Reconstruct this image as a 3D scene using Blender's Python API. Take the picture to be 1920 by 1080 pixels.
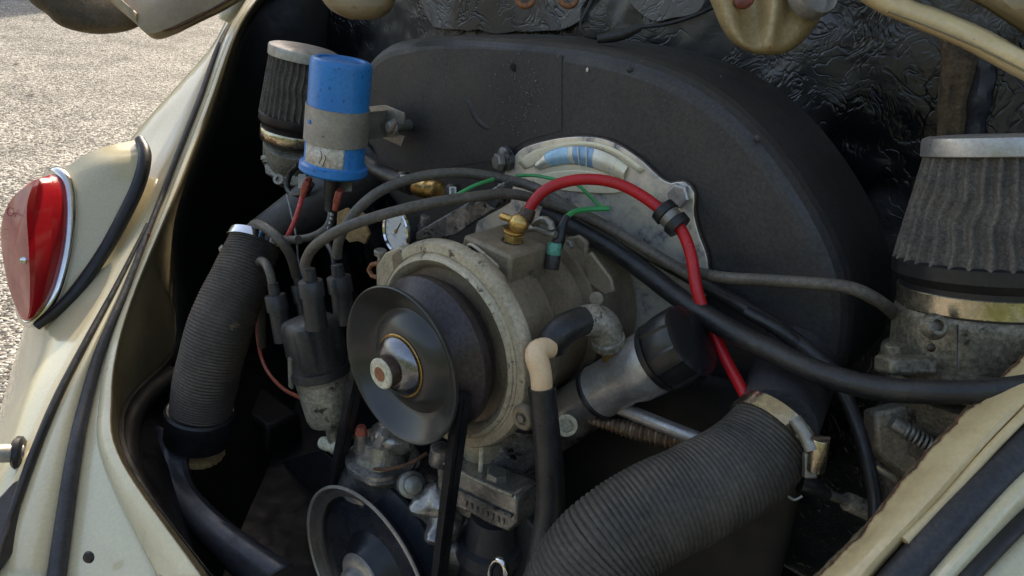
import bpy, bmesh, math, random
from mathutils import Vector, Matrix, noise
random.seed(7)
for o in list(bpy.data.objects): bpy.data.objects.remove(o)
SC = bpy.context.scene
C = SC.collection
# ------------------------------------------------------------------ camera
CAMZ = 1.10; PITCH = math.radians(25); ROLL = math.radians(7); FPX = 1387.0
FW = Vector((0, math.cos(PITCH), -math.sin(PITCH)))
R0 = Vector((1, 0, 0)); U0 = Vector((0, math.sin(PITCH), math.cos(PITCH)))
RT = R0*math.cos(ROLL) + U0*math.sin(ROLL); UP = -R0*math.sin(ROLL) + U0*math.cos(ROLL)
CAMP = Vector((0, 0, CAMZ))
cd = bpy.data.cameras.new('camera'); cam = bpy.data.objects.new('camera', cd); C.objects.link(cam)
m = Matrix((RT, UP, -FW)).transposed().to_4x4(); m.translation = CAMP; cam.matrix_world = m
cd.sensor_width = 36; cd.lens = 36*FPX/1920; cd.clip_start = .02; cd.clip_end = 2000
SC.camera = cam
# ------------------------------------------------------------------ light
SUN_EL = 38; SUN_AZ = 0          # degrees; azimuth from +Y towards +X
w = bpy.data.worlds.new('World'); SC.world = w; w.use_nodes = True
nt = w.node_tree; bg = nt.nodes['Background']; sk = nt.nodes.new('ShaderNodeTexSky')
sk.sky_type = 'NISHITA'; sk.sun_disc = False; sk.sun_elevation = math.radians(SUN_EL); sk.sun_rotation = math.radians(SUN_AZ)
sk.dust_density = 2.5; sk.ozone_density = .6
nt.links.new(sk.outputs[0], bg.inputs[0]); bg.inputs[1].default_value = .13
sd = bpy.data.lights.new('sun', 'SUN'); sd.energy = 2.1; sd.angle = math.radians(.6); sd.color = (1, .95, .86)
so = bpy.data.objects.new('sun', sd); C.objects.link(so)
az = math.radians(SUN_AZ); el = math.radians(SUN_EL)
sdir = Vector((math.sin(az)*math.cos(el), math.cos(az)*math.cos(el), math.sin(el)))
so.rotation_euler = sdir.to_track_quat('Z', 'Y').to_euler(); so.location = (0, 0, 5)
SC.view_settings.view_transform = 'Standard'; SC.view_settings.look = 'None'; SC.view_settings.gamma = 1
SC.view_settings.use_curve_mapping = False
SC.view_settings.exposure = 1.62
SC.view_settings.use_white_balance = True; SC.view_settings.white_balance_temperature = 7600; SC.view_settings.white_balance_tint = 10
SC.render.engine = 'CYCLES'; SC.cycles.max_bounces = 7
# ------------------------------------------------------------------ frames
TH = math.radians(39)
AX = Vector((-math.sin(TH), -math.cos(TH), 0))      # towards the rear of the car
RX = Vector((math.cos(TH), -math.sin(TH), 0))       # across the car
ZX = Vector((0, 0, 1))
def W(x, y, d): return CAMP + FW*d + RT*((x-960)/FPX*d) - UP*((y-540)/FPX*d)
O = W(747, 687, .58)
def Pa(x, y, a):
    v = FW + RT*((x-960)/FPX) - UP*((y-540)/FPX)
    return CAMP + v*((a + (O-CAMP).dot(AX))/v.dot(AX))
def CF(u, a, z): return O + RX*u + AX*a + ZX*z
def Ws(l): return [W(*p) for p in l]
def Pas(l, a=None): return [Pa(p[0], p[1], p[2] if a is None else a) for p in l]
# ------------------------------------------------------------------ mesh helpers
def cr(p0, p1, p2, p3, t):
    return .5*((2*p1)+(p2-p0)*t+(2*p0-5*p1+4*p2-p3)*t*t+(3*p1-p0-3*p2+p3)*t*t*t)
def spline(pts, n, closed=False):
    L = len(pts); out = []
    if closed:
        dense = [cr(pts[(i-1) % L], pts[i], pts[(i+1) % L], pts[(i+2) % L], k/16) for i in range(L) for k in range(16)]
        dense.append(dense[0])
    else:
        q = [2*pts[0]-pts[1]] + list(pts) + [2*pts[-1]-pts[-2]]
        dense = [cr(q[i], q[i+1], q[i+2], q[i+3], k/16) for i in range(L-1) for k in range(16)] + [pts[-1]]
    s = [0]
    for i in range(1, len(dense)): s.append(s[-1] + (Vector(dense[i][:3])-Vector(dense[i-1][:3])).length)
    tot = s[-1]; j = 0; m = n if closed else n-1
    for i in range(n):
        t = tot*i/m
        while j < len(s)-2 and s[j+1] < t: j += 1
        f = (t-s[j])/max(1e-9, s[j+1]-s[j]); out.append(dense[j].lerp(dense[j+1], min(1, f)))
    return out, tot
def frame(d):
    d = d.normalized(); r = Vector((0, 0, 1)) if abs(d.z) < .9 else Vector((1, 0, 0))
    x = r.cross(d).normalized(); return x, d.cross(x)
class MB:
    def __init__(s): s.v = []; s.f = []
    def add(s, vs, fs):
        k = len(s.v); s.v += [Vector(p) for p in vs]; s.f += [tuple(i+k for i in f) for f in fs]; return s
    def box(s, c, dx, dy, dz, top=1):          # half-axes as vectors
        vs = [c + dx*i*(top if k > 0 else 1) + dy*j*(top if k > 0 else 1) + dz*k for k in (-1, 1) for j in (-1, 1) for i in (-1, 1)]
        return s.add(vs, [(0,2,3,1),(4,5,7,6),(0,1,5,4),(2,6,7,3),(0,4,6,2),(1,3,7,5)])
    def lathe(s, p, d, prof, seg=48, fr=None, cap0=True, cap1=True, ph=0, arc=None):
        d = d.normalized(); x, y = frame(d); vs = []; fs = []; n = len(prof)
        m = seg if arc is None else seg+1
        for i, (t, r) in enumerate(prof):
            for k in range(m):
                an = ph + (2*math.pi*k/seg if arc is None else arc*k/seg)
                rr = r if fr is None else fr(an, t, r)
                vs.append(p + d*t + x*(rr*math.cos(an)) + y*(rr*math.sin(an)))
        for i in range(n-1):
            for k in range(seg):
                k2 = (k+1) % m if arc is None else k+1
                fs.append((i*m+k, i*m+k2, (i+1)*m+k2, (i+1)*m+k))
        if arc is None:
            if cap0: fs.append(tuple(range(seg-1, -1, -1)))
            if cap1: fs.append(tuple((n-1)*m+k for k in range(seg)))
        return s.add(vs, fs)
    def cyl(s, a, b, r, r2=None, seg=32, bev=.12):
        r2 = r if r2 is None else r2; L = (b-a).length; e = min(r, r2)*bev; e = min(e, L*.3)
        return s.lathe(a, b-a, [(0, r-e), (e*.3, r-e*.3), (e, r), (L-e, r2), (L-e*.3, r2-e*.3), (L, r2-e)], seg)
    def hexb(s, p, d, r, h):
        return s.lathe(p, d, [(0, r), (h*.8, r), (h, r*.85)], 6)
    def tube(s, pts, rad, seg=14, step=.006, fr=None, caps=True, closed=False):
        rr = rad if isinstance(rad, (list, tuple)) else [rad]*len(pts)
        P4 = [Vector((*p, r)) for p, r in zip(pts, rr)]
        _, tot = spline(P4, 3, closed); n = max(6, int(tot/step))
        q, tot = spline(P4, n, closed)
        pos = [Vector(a[:3]) for a in q]; vs = []; fs = []; px = None
        for i in range(n):
            if closed: t = (pos[(i+1) % n]-pos[i-1]).normalized()
            else: t = (pos[min(i+1, n-1)]-pos[max(i-1, 0)]).normalized()
            if px is None: px, _ = frame(t)
            px = (px - t*px.dot(t)).normalized(); py = t.cross(px)
            for k in range(seg):
                an = 2*math.pi*k/seg; r = q[i][3]
                if fr: r = fr(an, tot*i/(n-1), r)
                vs.append(pos[i] + px*(r*math.cos(an)) + py*(r*math.sin(an)))
        for i in range(n if closed else n-1):
            i2 = (i+1) % n
            for k in range(seg):
                k2 = (k+1) % seg; fs.append((i*seg+k, i*seg+k2, i2*seg+k2, i2*seg+k))
        if caps and not closed:
            fs.append(tuple(range(seg-1, -1, -1))); fs.append(tuple((n-1)*seg+k for k in range(seg)))
        return s.add(vs, fs)
    def loft(s, curves, n=60, m=6, smooth=True):
        cs = [spline(c, n)[0] for c in curves] if n else curves
        n = len(cs[0]); rows = []
        if smooth and len(cs) > 2:
            for i in range(n): rows.append(spline([c[i] for c in cs], m*(len(cs)-1)+1)[0])
        else:
            for i in range(n):
                r = []
                for j in range(len(cs)-1):
                    r += [cs[j][i].lerp(cs[j+1][i], k/m) for k in range(m)]
                rows.append(r + [cs[-1][i]])
        M_ = len(rows[0]); vs = [p for r in rows for p in r]
        return s.add(vs, [(i*M_+j, i*M_+j+1, (i+1)*M_+j+1, (i+1)*M_+j) for i in range(n-1) for j in range(M_-1)])
    def plate(s, pts, off):                     # planar outline extruded by off
        n = len(pts); vs = list(pts) + [p+off for p in pts]
        return s.add(vs, [tuple(range(n)), tuple(range(2*n-1, n-1, -1))] + [(i, (i+1) % n, n+(i+1) % n, n+i) for i in range(n)])
    def blob(s, c, rx, ry, rz, seg=20, nz=.0, ns=20):
        vs = []; fs = []; h = seg//2
        for i in range(h+1):
            for k in range(seg):
                a = math.pi*i/h; b = 2*math.pi*k/seg
                q = rx*(math.sin(a)*math.cos(b)) + ry*(math.sin(a)*math.sin(b)) + rz*math.cos(a)
                if nz: q = q*(1+nz*noise.noise((c+q)*ns))
                vs.append(c+q)
        for i in range(h):
            for k in range(seg): fs.append((i*seg+k, i*seg+(k+1) % seg, (i+1)*seg+(k+1) % seg, (i+1)*seg+k))
        return s.add(vs, fs)
    def jitter(s, amp, sc):
        for i, p in enumerate(s.v): s.v[i] = p + noise.noise_vector(p*sc)*amp
        return s
def mesh_of(name, mb, mat, org, sharp=38):
    me = bpy.data.meshes.new(name); me.from_pydata([p-org for p in mb.v], [], mb.f)
    bm = bmesh.new(); bm.from_mesh(me); bmesh.ops.recalc_face_normals(bm, faces=bm.faces); bm.to_mesh(me); bm.free()
    for p in me.polygons: p.use_smooth = True
    me.set_sharp_from_angle(angle=math.radians(sharp)); me.materials.append(mat); return me
def worigin(o):
    p = Vector(o.location)
    while o.parent: o = o.parent; p += o.location
    return p
def thing(name, label, cat, loc, group=None, kind=None):
    o = bpy.data.objects.new(name, None); C.objects.link(o); o.location = loc; o.empty_display_size = .02
    if kind: o['kind'] = kind
    else: o['label'] = label; o['category'] = cat
    if group: o['group'] = group
    return o
def part(name, mb, mat, parent, bevel=0, label=None, solid=0, sharp=38):
    org = worigin(parent); o = bpy.data.objects.new(name, mesh_of(name, mb, mat, org, sharp)); C.objects.link(o); o.parent = parent
    if solid: md = o.modifiers.new('thickness', 'SOLIDIFY'); md.thickness = solid; md.offset = 0
    if bevel: md = o.modifiers.new('bevel', 'BEVEL'); md.width = bevel; md.segments = 2; md.limit_method = 'ANGLE'; md.angle_limit = math.radians(35)
    if label: o['label'] = label
    return o
def solo(name, label, cat, mb, mat, group=None, bevel=0, kind=None, sharp=38, solid=0):
    lo = Vector((min(p.x for p in mb.v), min(p.y for p in mb.v), min(p.z for p in mb.v)))
    hi = Vector((max(p.x for p in mb.v), max(p.y for p in mb.v), max(p.z for p in mb.v)))
    org = Vector(((lo.x+hi.x)/2, (lo.y+hi.y)/2, lo.z))
    o = bpy.data.objects.new(name, mesh_of(name, mb, mat, org, sharp)); C.objects.link(o); o.location = org
    if kind: o['kind'] = kind
    else: o['label'] = label; o['category'] = cat
    if group: o['group'] = group
    if solid: md = o.modifiers.new('thickness', 'SOLIDIFY'); md.thickness = solid; md.offset = 0
    if bevel: md = o.modifiers.new('bevel', 'BEVEL'); md.width = bevel; md.segments = 2; md.limit_method = 'ANGLE'; md.angle_limit = math.radians(35)
    return o
# ------------------------------------------------------------------ materials
def mat(name, c1, c2=None, s=25, rough=.5, rv=.15, metal=0, bump=.15, bs=250, spots=None, spots2=None, coat=0, trans=0, ramp=(.35, .65), bd=.001, spec=.5, warp=0, grain=.28, gs=330):
    """c1/c2 mixed by cloudy noise; spots = (colour, scale, threshold) adds grime flecks"""
    if any(k in name for k in ('paint', 'lens', 'chrome', 'white', 'dial', 'red_cable', 'green', 'blue', 'nylon', 'glossy', 'passivated', 'straw', 'enamel')) and grain == .28: grain = .05
    if any(k in name for k in ('brushed', 'steel', 'zinc_bracket', 'brass', 'worn_bright')) and grain == .28: grain = .12
    m = bpy.data.materials.new(name); m.use_nodes = True; t = m.node_tree; N = t.nodes; L = t.links
    b = N['Principled BSDF']; tc = N.new('ShaderNodeTexCoord'); co = tc.outputs['Object']
    def nz(sc, det=5, rough_=.6, dist=0):
        n = N.new('ShaderNodeTexNoise'); n.inputs['Scale'].default_value = sc; n.inputs['Detail'].default_value = det
        n.inputs['Roughness'].default_value = rough_; n.inputs['Distortion'].default_value = dist; L.new(co, n.inputs['Vector']); return n.outputs['Fac']
    def rmp(src, a, c):
        r = N.new('ShaderNodeMapRange'); r.inputs[1].default_value = a; r.inputs[2].default_value = c; L.new(src, r.inputs[0]); return r.outputs[0]
    def mix(f, x, y):
        q = N.new('ShaderNodeMix'); q.data_type = 'RGBA'; L.new(f, q.inputs[0])
        for i, z in ((6, x), (7, y)):
            if isinstance(z, tuple): q.inputs[i].default_value = (*z, 1)
            else: L.new(z, q.inputs[i])
        return q.outputs[2]
    c2 = c2 or tuple(x*.75 for x in c1)
    big = nz(s, dist=warp); col = mix(rmp(big, *ramp), c1, c2); fm = None
    for sp in (spots, spots2):
        if sp: fm = rmp(nz(sp[1], 6, .7), sp[2], sp[2]+.06); col = mix(fm, col, sp[0])
    if grain:
        g = N.new('ShaderNodeMapRange'); g.inputs[1].default_value = .36; g.inputs[2].default_value = .64; g.inputs[3].default_value = 1-grain; g.inputs[4].default_value = 1+grain; g.clamp = False
        L.new(nz(gs, 3, .7), g.inputs[0]); mu = N.new('ShaderNodeMixRGB'); mu.blend_type = 'MULTIPLY'; mu.inputs[0].default_value = 1; L.new(col, mu.inputs[1]); L.new(g.outputs[0], mu.inputs[2]); col = mu.outputs[0]
    L.new(col, b.inputs['Base Color'])
    rr = N.new('ShaderNodeMapRange'); rr.inputs[3].default_value = max(.03, rough-rv); rr.inputs[4].default_value = min(1, rough+rv)
    L.new(rmp(nz(s*3), .3, .7), rr.inputs[0]); L.new(rr.outputs[0], b.inputs['Roughness'])
    b.inputs['Metallic'].default_value = metal; b.inputs['Specular IOR Level'].default_value = spec
    if coat: b.inputs['Coat Weight'].default_value = coat; b.inputs['Coat Roughness'].default_value = .08
    if trans: b.inputs['Transmission Weight'].default_value = trans
    if bump:
        bp = N.new('ShaderNodeBump'); bp.inputs['Strength'].default_value = bump; bp.inputs['Distance'].default_value = bd
        L.new(nz(bs, 4), bp.inputs['Height']); L.new(bp.outputs[0], b.inputs['Normal'])
    return m
M = {}
M['paint'] = mat('cream_paint', (.62, .55, .365), (.60, .53, .35), s=3, rough=.24, rv=.03, bump=.012, bs=60, coat=.9, spots=((.3, .26, .17), 180, .74))
M['paint_hinge'] = mat('tan_spotted_hinge_paint', (.46, .345, .175), (.34, .245, .12), s=30, rough=.42, bump=.2, bs=160, grain=.15, spots=((.13, .05, .025), 110, .64), spots2=((.10, .06, .03), 40, .66))
M['paint_lip'] = mat('cream_paint_worn_lip', (.66, .59, .41), (.60, .52, .34), s=14, rough=.36, bump=.1, bs=90, coat=.5, spots=((.28, .24, .18), 60, .64))
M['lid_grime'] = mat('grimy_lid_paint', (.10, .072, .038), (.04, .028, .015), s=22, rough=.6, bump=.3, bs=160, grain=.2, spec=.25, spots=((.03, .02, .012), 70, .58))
M['paint_dirty'] = mat('cream_paint_dirty', (.31, .23, .125), (.18, .125, .06), s=14, rough=.5, bump=.25, bs=160, spots=((.10, .06, .03), 60, .62), spots2=((.05, .03, .02), 200, .66), coat=.15)
M['paint_rail'] = mat('cream_paint_rail', (.70, .55, .31), (.56, .42, .22), s=20, rough=.4, bump=.15, bs=120, spots=((.16, .08, .04), 120, .655), coat=.4)
M['rusty'] = mat('rust_edge', (.14, .06, .03), (.05, .025, .015), s=80, rough=.85, bump=.6, bs=300)
M['inner'] = mat('shaded_inner_paint', (.26, .21, .12), (.17, .13, .07), s=12, rough=.5, bump=.12, spots=((.05, .04, .03), 50, .66))  # cream paint darkened to carry the shade inside the opening
M['rubber'] = mat('black_rubber', (.009, .009, .011), (.017, .016, .017), s=30, rough=.42, bump=.2, bs=300, spots=((.05, .045, .04), 140, .68))
M['rubber_seal'] = mat('aged_seal_rubber', (.02, .021, .027), (.035, .035, .04), s=40, rough=.45, bump=.3, bs=200, spots=((.09, .08, .06), 300, .7))
M['sealblack'] = mat('satin_black_seal', (.012, .011, .011), (.018, .016, .015), s=20, spec=.25, rough=.6, bump=.1, grain=.1)
M['bay'] = mat('bay_black_paint', (.006, .006, .007), (.010, .009, .009), s=15, rough=.5, bump=.3, bs=100, spots=((.03, .028, .025), 120, .75), spec=.3)
M['shroud'] = mat('charcoal_shroud', (.029, .028, .029), (.044, .041, .041), s=9, rough=.5, rv=.14, bump=.3, bs=45, bd=.0015, spots=((.014, .014, .015), 90, .7), spots2=((.13, .125, .12), 330, .735))
M['tin'] = mat('black_tinware', (.026, .028, .035), (.04, .04, .045), s=20, rough=.42, bump=.2, spots=((.10, .095, .09), 220, .7), spots2=((.05, .035, .025), 40, .64))
M['cast'] = mat('cast_aluminium', (.56, .49, .37), (.36, .305, .22), s=26, grain=.16, rough=.55, metal=.4, bump=.4, bs=260, spots=((.09, .07, .05), 90, .6), ramp=(.3, .7))
M['castbrown'] = mat('dusty_housing', (.33, .265, .185), (.19, .15, .105), s=22, grain=.13, rough=.58, metal=.35, bump=.2, bs=200, spots=((.06, .045, .035), 70, .63))
M['castgrey'] = mat('dusty_grey_casting', (.40, .37, .31), (.24, .22, .18), s=30, rough=.5, metal=.5, bump=.5, bs=220, spots=((.06, .05, .035), 60, .58), spots2=((.35, .31, .2), 140, .68))
M['alloy'] = mat('oily_cast_alloy', (.40, .38, .36), (.17, .16, .15), s=34, rough=.36, metal=.75, bump=.45, bs=120, grain=.2, spots=((.05, .04, .035), 50, .64), bd=.0015)
M['carb'] = mat('grimy_throttle_casting', (.25, .215, .155), (.10, .09, .07), s=24, rough=.5, metal=.45, bump=.5, bs=200, grain=.4, spots=((.035, .03, .02), 55, .6), spots2=((.4, .37, .28), 90, .66))
M['block'] = mat('oily_engine_metal', (.24, .23, .225), (.07, .065, .062), s=40, rough=.36, metal=.6, bump=.6, bs=160, spots=((.015, .013, .012), 60, .55), bd=.002)
M['alu'] = mat('brushed_aluminium', (.50, .48, .46), (.40, .385, .365), s=30, rough=.42, metal=.7, bump=.1, spots=((.24, .21, .17), 110, .67))
M['chrome'] = mat('chrome', (.78, .78, .78), (.66, .65, .63), s=30, rough=.14, metal=1, bump=.04, rv=.07)
M['dullchrome'] = mat('dull_chrome', (.26, .26, .28), (.17, .17, .18), s=30, rough=.25, metal=.95, bump=.05, spots=((.15, .12, .09), 150, .68))
M['zinc'] = mat('zinc_bracket', (.33, .32, .28), (.2, .185, .16), s=35, rough=.42, metal=.65, bump=.2, spots=((.12, .08, .05), 80, .63))
M['band'] = mat('dull_steel_band', (.36, .34, .31), (.25, .23, .20), s=22, rough=.5, metal=.45, bump=.15, spots=((.08, .055, .04), 90, .66))
M['clampband'] = mat('steel_clamp', (.62, .54, .40), (.42, .35, .25), s=28, rough=.24, metal=.95, bump=.1, spots=((.2, .13, .08), 70, .66))
M['blue'] = mat('blue_enamel', (.006, .17, .50), (.010, .215, .58), s=18, rough=.36, rv=.08, bump=.08, bs=120, coat=.15, spots=((.01, .05, .13), 230, .585), spots2=((.01, .08, .24), 60, .62))
M['label'] = mat('worn_paper_label', (.68, .62, .52), (.48, .40, .30), s=70, rough=.75, bump=.4, bs=200, spots=((.35, .06, .02), 110, .69), spots2=((.16, .11, .07), 160, .62))
M['pleat'] = mat('filter_gauze', (.125, .108, .090), (.075, .066, .057), grain=.4, gs=520, s=60, rough=.7, bump=.9, bs=900, spots=((.2, .17, .14), 500, .62), bd=.0006)
M['paper'] = mat('ribbed_paper_hose', (.072, .061, .050), (.034, .031, .028), s=22, rough=.6, bump=.25, bs=300, spots=((.11, .085, .06), 70, .66))
M['paper_l'] = mat('ribbed_paper_hose_brown', (.088, .064, .048), (.027, .024, .022), s=14, rough=.6, bump=.25, bs=300, spots=((.12, .08, .05), 55, .64))
M['plastic'] = mat('black_bakelite', (.020, .020, .022), (.034, .033, .034), s=30, rough=.42, bump=.12, spots=((.09, .08, .075), 160, .69))
M['plastic_gloss'] = mat('glossy_black_cap', (.010, .010, .011), (.015, .015, .016), s=30, rough=.32, rv=.06, bump=.06)
M['pulley'] = mat('black_pulley_paint', (.026, .025, .024), (.040, .037, .034), s=18, rough=.32, rv=.05, bump=.04, coat=.2)
M['pulley_rear'] = mat('worn_pulley_flange', (.060, .046, .046), (.040, .031, .031), s=18, rough=.36, rv=.05, bump=.05, metal=.4)
M['crankp'] = mat('dark_crank_pulley', (.008, .010, .015), (.013, .015, .021), s=18, rough=.38, bump=.05)
M['crankrim'] = mat('brown_grey_rim_face', (.13, .112, .105), (.08, .07, .066), s=24, rough=.4, bump=.1, grain=.15)
M['crankrear'] = mat('glossy_dark_flange', (.026, .030, .040), (.018, .021, .029), s=18, rough=.28, bump=.05)
M['wornsteel'] = mat('worn_bright_edge', (.50, .44, .38), (.38, .33, .28), s=50, rough=.4, metal=.3, bump=.1)
M['brass'] = mat('brass', (.55, .36, .13), (.35, .2, .07), s=50, rough=.35, metal=.9, bump=.15, spots=((.15, .1, .05), 110, .63))
M['copper'] = mat('rusty_shaft_end', (.32, .13, .06), (.22, .09, .04), s=200, rough=.6, bump=.3)
M['creamnut'] = mat('pale_nut_face', (.62, .58, .44), (.5, .46, .34), s=80, rough=.45, bump=.1)
M['brownnut'] = mat('brown_nut', (.09, .055, .04), (.06, .04, .03), s=80, rough=.45, metal=.5, bump=.2)
M['nylon'] = mat('cream_nylon', (.82, .58, .36), (.74, .48, .27), s=40, rough=.4, bump=.05, spots=((.45, .25, .12), 90, .7))
M['hose'] = mat('black_hose', (.012, .012, .014), (.028, .026, .025), s=40, rough=.4, bump=.3, bs=400, spots=((.08, .07, .06), 160, .68))
M['wire'] = mat('grey_brown_wire', (.115, .10, .082), (.08, .07, .058), s=40, rough=.5, bump=.12, spots=((.13, .11, .09), 200, .68))
M['red'] = mat('red_cable', (.56, .012, .018), (.45, .012, .016), s=40, rough=.35, bump=.06, spots=((.3, .02, .02), 120, .7))
M['coilred'] = mat('salmon_red_wire_sheath', (.62, .07, .06), (.55, .06, .05), s=40, rough=.4, bump=.05)
M['redconn'] = mat('faded_red_terminal', (.38, .08, .05), (.27, .06, .04), s=120, rough=.5, bump=.1)
M['orange'] = mat('salmon_wire', (.55, .13, .08), (.45, .12, .08), s=60, rough=.4, bump=.05)
M['green'] = mat('green_wire', (.03, .34, .10), (.02, .27, .08), s=60, rough=.4, bump=.05)
M['teal'] = mat('teal_connector', (.1, .36, .27), (.06, .25, .2), s=120, rough=.5, bump=.1)
M['greywire'] = mat('grey_thin_wire', (.2, .23, .24), (.15, .17, .18), s=60, rough=.4, bump=.05)
M['white'] = mat('white_print', (.75, .74, .7), (.6, .58, .53), s=200, rough=.5, bump=.05)
M['dial'] = mat('white_dial', (.72, .74, .74), (.6, .62, .63), s=40, rough=.4, bump=.02)
M['cork'] = mat('torn_tan_card', (.42, .27, .12), (.28, .17, .07), s=60, rough=.85, bump=.7, bs=200, spots=((.12, .07, .03), 120, .62))
M['spring'] = mat('rusty_spring_steel', (.34, .26, .19), (.18, .1, .06), s=60, rough=.45, metal=.7, bump=.3)
M['redlens'] = mat('red_lens', (.42, .004, .010), (.34, .003, .008), s=10, rough=.24, rv=.04, bump=.0, coat=.35)
M['pinklens'] = mat('sky_reflection_red_lens', (.34, .009, .013), (.25, .007, .010), s=20, rough=.35, rv=.06, bump=.08, bs=300, coat=.4)  # pale sky reflection on the rear face put into the colour
M['grit'] = mat('pale_grit', (.22, .21, .2), (.12, .115, .11), s=200, rough=.8)
M['duct'] = mat('grey_duct_rubber', (.05, .048, .052), (.036, .035, .037), s=20, rough=.5, bump=.15)
M['wood'] = mat('old_sill_foam', (.13, .085, .045), (.05, .032, .02), s=30, rough=.8, bump=.8, bs=120, spots=((.25, .17, .09), 80, .63), bd=.003, warp=2)
M['tar2'] = M['bay']
M['leaf'] = mat('dead_leaf', (.11, .07, .04), (.07, .045, .03), s=60, rough=.8)
# tar board with crinkled bitumen
def tar(nm='crinkled_tar_board', ca=(.004, .0045, .006, 1), cb=(.055, .052, .05, 1)):
    m = bpy.data.materials.new(nm); m.use_nodes = True; t = m.node_tree; N = t.nodes; L = t.links; b = N['Principled BSDF']
    tc = N.new('ShaderNodeTexCoord')
    def nz(sc, det, dist):
        n = N.new('ShaderNodeTexNoise'); n.inputs['Scale'].default_value = sc; n.inputs['Detail'].default_value = det; n.inputs['Distortion'].default_value = dist; L.new(tc.outputs['Object'], n.inputs['Vector']); return n.outputs['Fac']
    def ma(op, *a_):
        q = N.new('ShaderNodeMath'); q.operation = op
        for i, z in enumerate(a_):
            if isinstance(z, (int, float)): q.inputs[i].default_value = z
            else: L.new(z, q.inputs[i])
        return q.outputs[0]
    ridge = ma('ABSOLUTE', ma('SUBTRACT', nz(24, 2, 2.2), .5)); ridge2 = ma('ABSOLUTE', ma('SUBTRACT', nz(60, 2, 1.0), .5))
    rg_ = N.new('ShaderNodeMapRange'); rg_.inputs[2].default_value = .05; L.new(ridge, rg_.inputs[0])
    mask = N.new('ShaderNodeMapRange'); mask.inputs[1].default_value = .45; mask.inputs[2].default_value = .6; L.new(nz(11, 3, 0), mask.inputs[0])
    sm = ma('ADD', ma('MULTIPLY', rg_.outputs[0], ma('MULTIPLY_ADD', mask.outputs[0], .5, .15)), ma('MULTIPLY', ridge2, .8))
    bp = N.new('ShaderNodeBump'); bp.inputs['Strength'].default_value = .6; bp.inputs['Distance'].default_value = .0045; L.new(ma('MULTIPLY', sm, ma('MULTIPLY_ADD', nz(5, 2, 0), 3.6, -1.1)), bp.inputs['Height'])
    L.new(bp.outputs[0], b.inputs['Normal'])
    n3 = N.new('ShaderNodeTexNoise'); n3.inputs['Scale'].default_value = 6; n3.inputs['Detail'].default_value = 4; L.new(tc.outputs['Object'], n3.inputs['Vector'])
    r3 = N.new('ShaderNodeMapRange'); r3.inputs[1].default_value = .49; r3.inputs[2].default_value = .62; L.new(n3.outputs['Fac'], r3.inputs[0])
    mx = N.new('ShaderNodeMix'); mx.data_type = 'RGBA'; L.new(r3.outputs[0], mx.inputs[0]); mx.inputs[6].default_value = ca; mx.inputs[7].default_value = cb
    L.new(mx.outputs[2], b.inputs['Base Color']); b.inputs['Roughness'].default_value = .27
    return m
M['tar'] = tar(); M['tar_light'] = tar('scuffed_grey_tar_board', (.03, .03, .03, 1), (.13, .125, .12, 1))
def asphalt():
    m = bpy.data.materials.new('pale_chip_asphalt'); m.use_nodes = True; t = m.node_tree; N = t.nodes; L = t.links; b = N['Principled BSDF']
    tc = N.new('ShaderNodeTexCoord'); co = tc.outputs['Object']
    vo = N.new('ShaderNodeTexVoronoi'); vo.inputs['Scale'].default_value = 118; vo.inputs['Randomness'].default_value = 1; L.new(co, vo.inputs['Vector'])
    sx = N.new('ShaderNodeSeparateColor'); L.new(vo.outputs['Color'], sx.inputs[0])
    cr_ = N.new('ShaderNodeValToRGB'); L.new(sx.outputs[0], cr_.inputs[0]); e = cr_.color_ramp.elements
    e[0].position = .0; e[0].color = (.025, .023, .02, 1); e[1].position = 1; e[1].color = (.60, .57, .51, 1)
    for p, c in ((.3, (.10, .094, .084, 1)), (.6, (.27, .255, .225, 1)), (.85, (.43, .405, .36, 1))): k = e.new(p); k.color = c
    n1 = N.new('ShaderNodeTexNoise'); n1.inputs['Scale'].default_value = 3; n1.inputs['Detail'].default_value = 6; L.new(co, n1.inputs['Vector'])
    r1 = N.new('ShaderNodeMapRange'); r1.inputs[1].default_value = .3; r1.inputs[2].default_value = .7; r1.inputs[3].default_value = .68; r1.inputs[4].default_value = 1.18; L.new(n1.outputs['Fac'], r1.inputs[0])
    mu = N.new('ShaderNodeMixRGB'); mu.blend_type = 'MULTIPLY'; mu.inputs[0].default_value = 1; L.new(cr_.outputs[0], mu.inputs[1]); L.new(r1.outputs[0], mu.inputs[2])
    L.new(mu.outputs[0], b.inputs['Base Color']); b.inputs['Roughness'].default_value = .85
    d = N.new('ShaderNodeMath'); d.operation = 'SUBTRACT'; d.inputs[0].default_value = 1; L.new(vo.outputs['Distance'], d.inputs[1])
    ad = N.new('ShaderNodeMath'); ad.operation = 'MULTIPLY_ADD'; L.new(sx.outputs[1], ad.inputs[0]); ad.inputs[1].default_value = .8; L.new(d.outputs[0], ad.inputs[2])
    bp = N.new('ShaderNodeBump'); bp.inputs['Strength'].default_value = 1; bp.inputs['Distance'].default_value = .006; L.new(ad.outputs[0], bp.inputs['Height']); L.new(bp.outputs[0], b.inputs['Normal'])
    return m
M['asphalt'] = asphalt()
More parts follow.
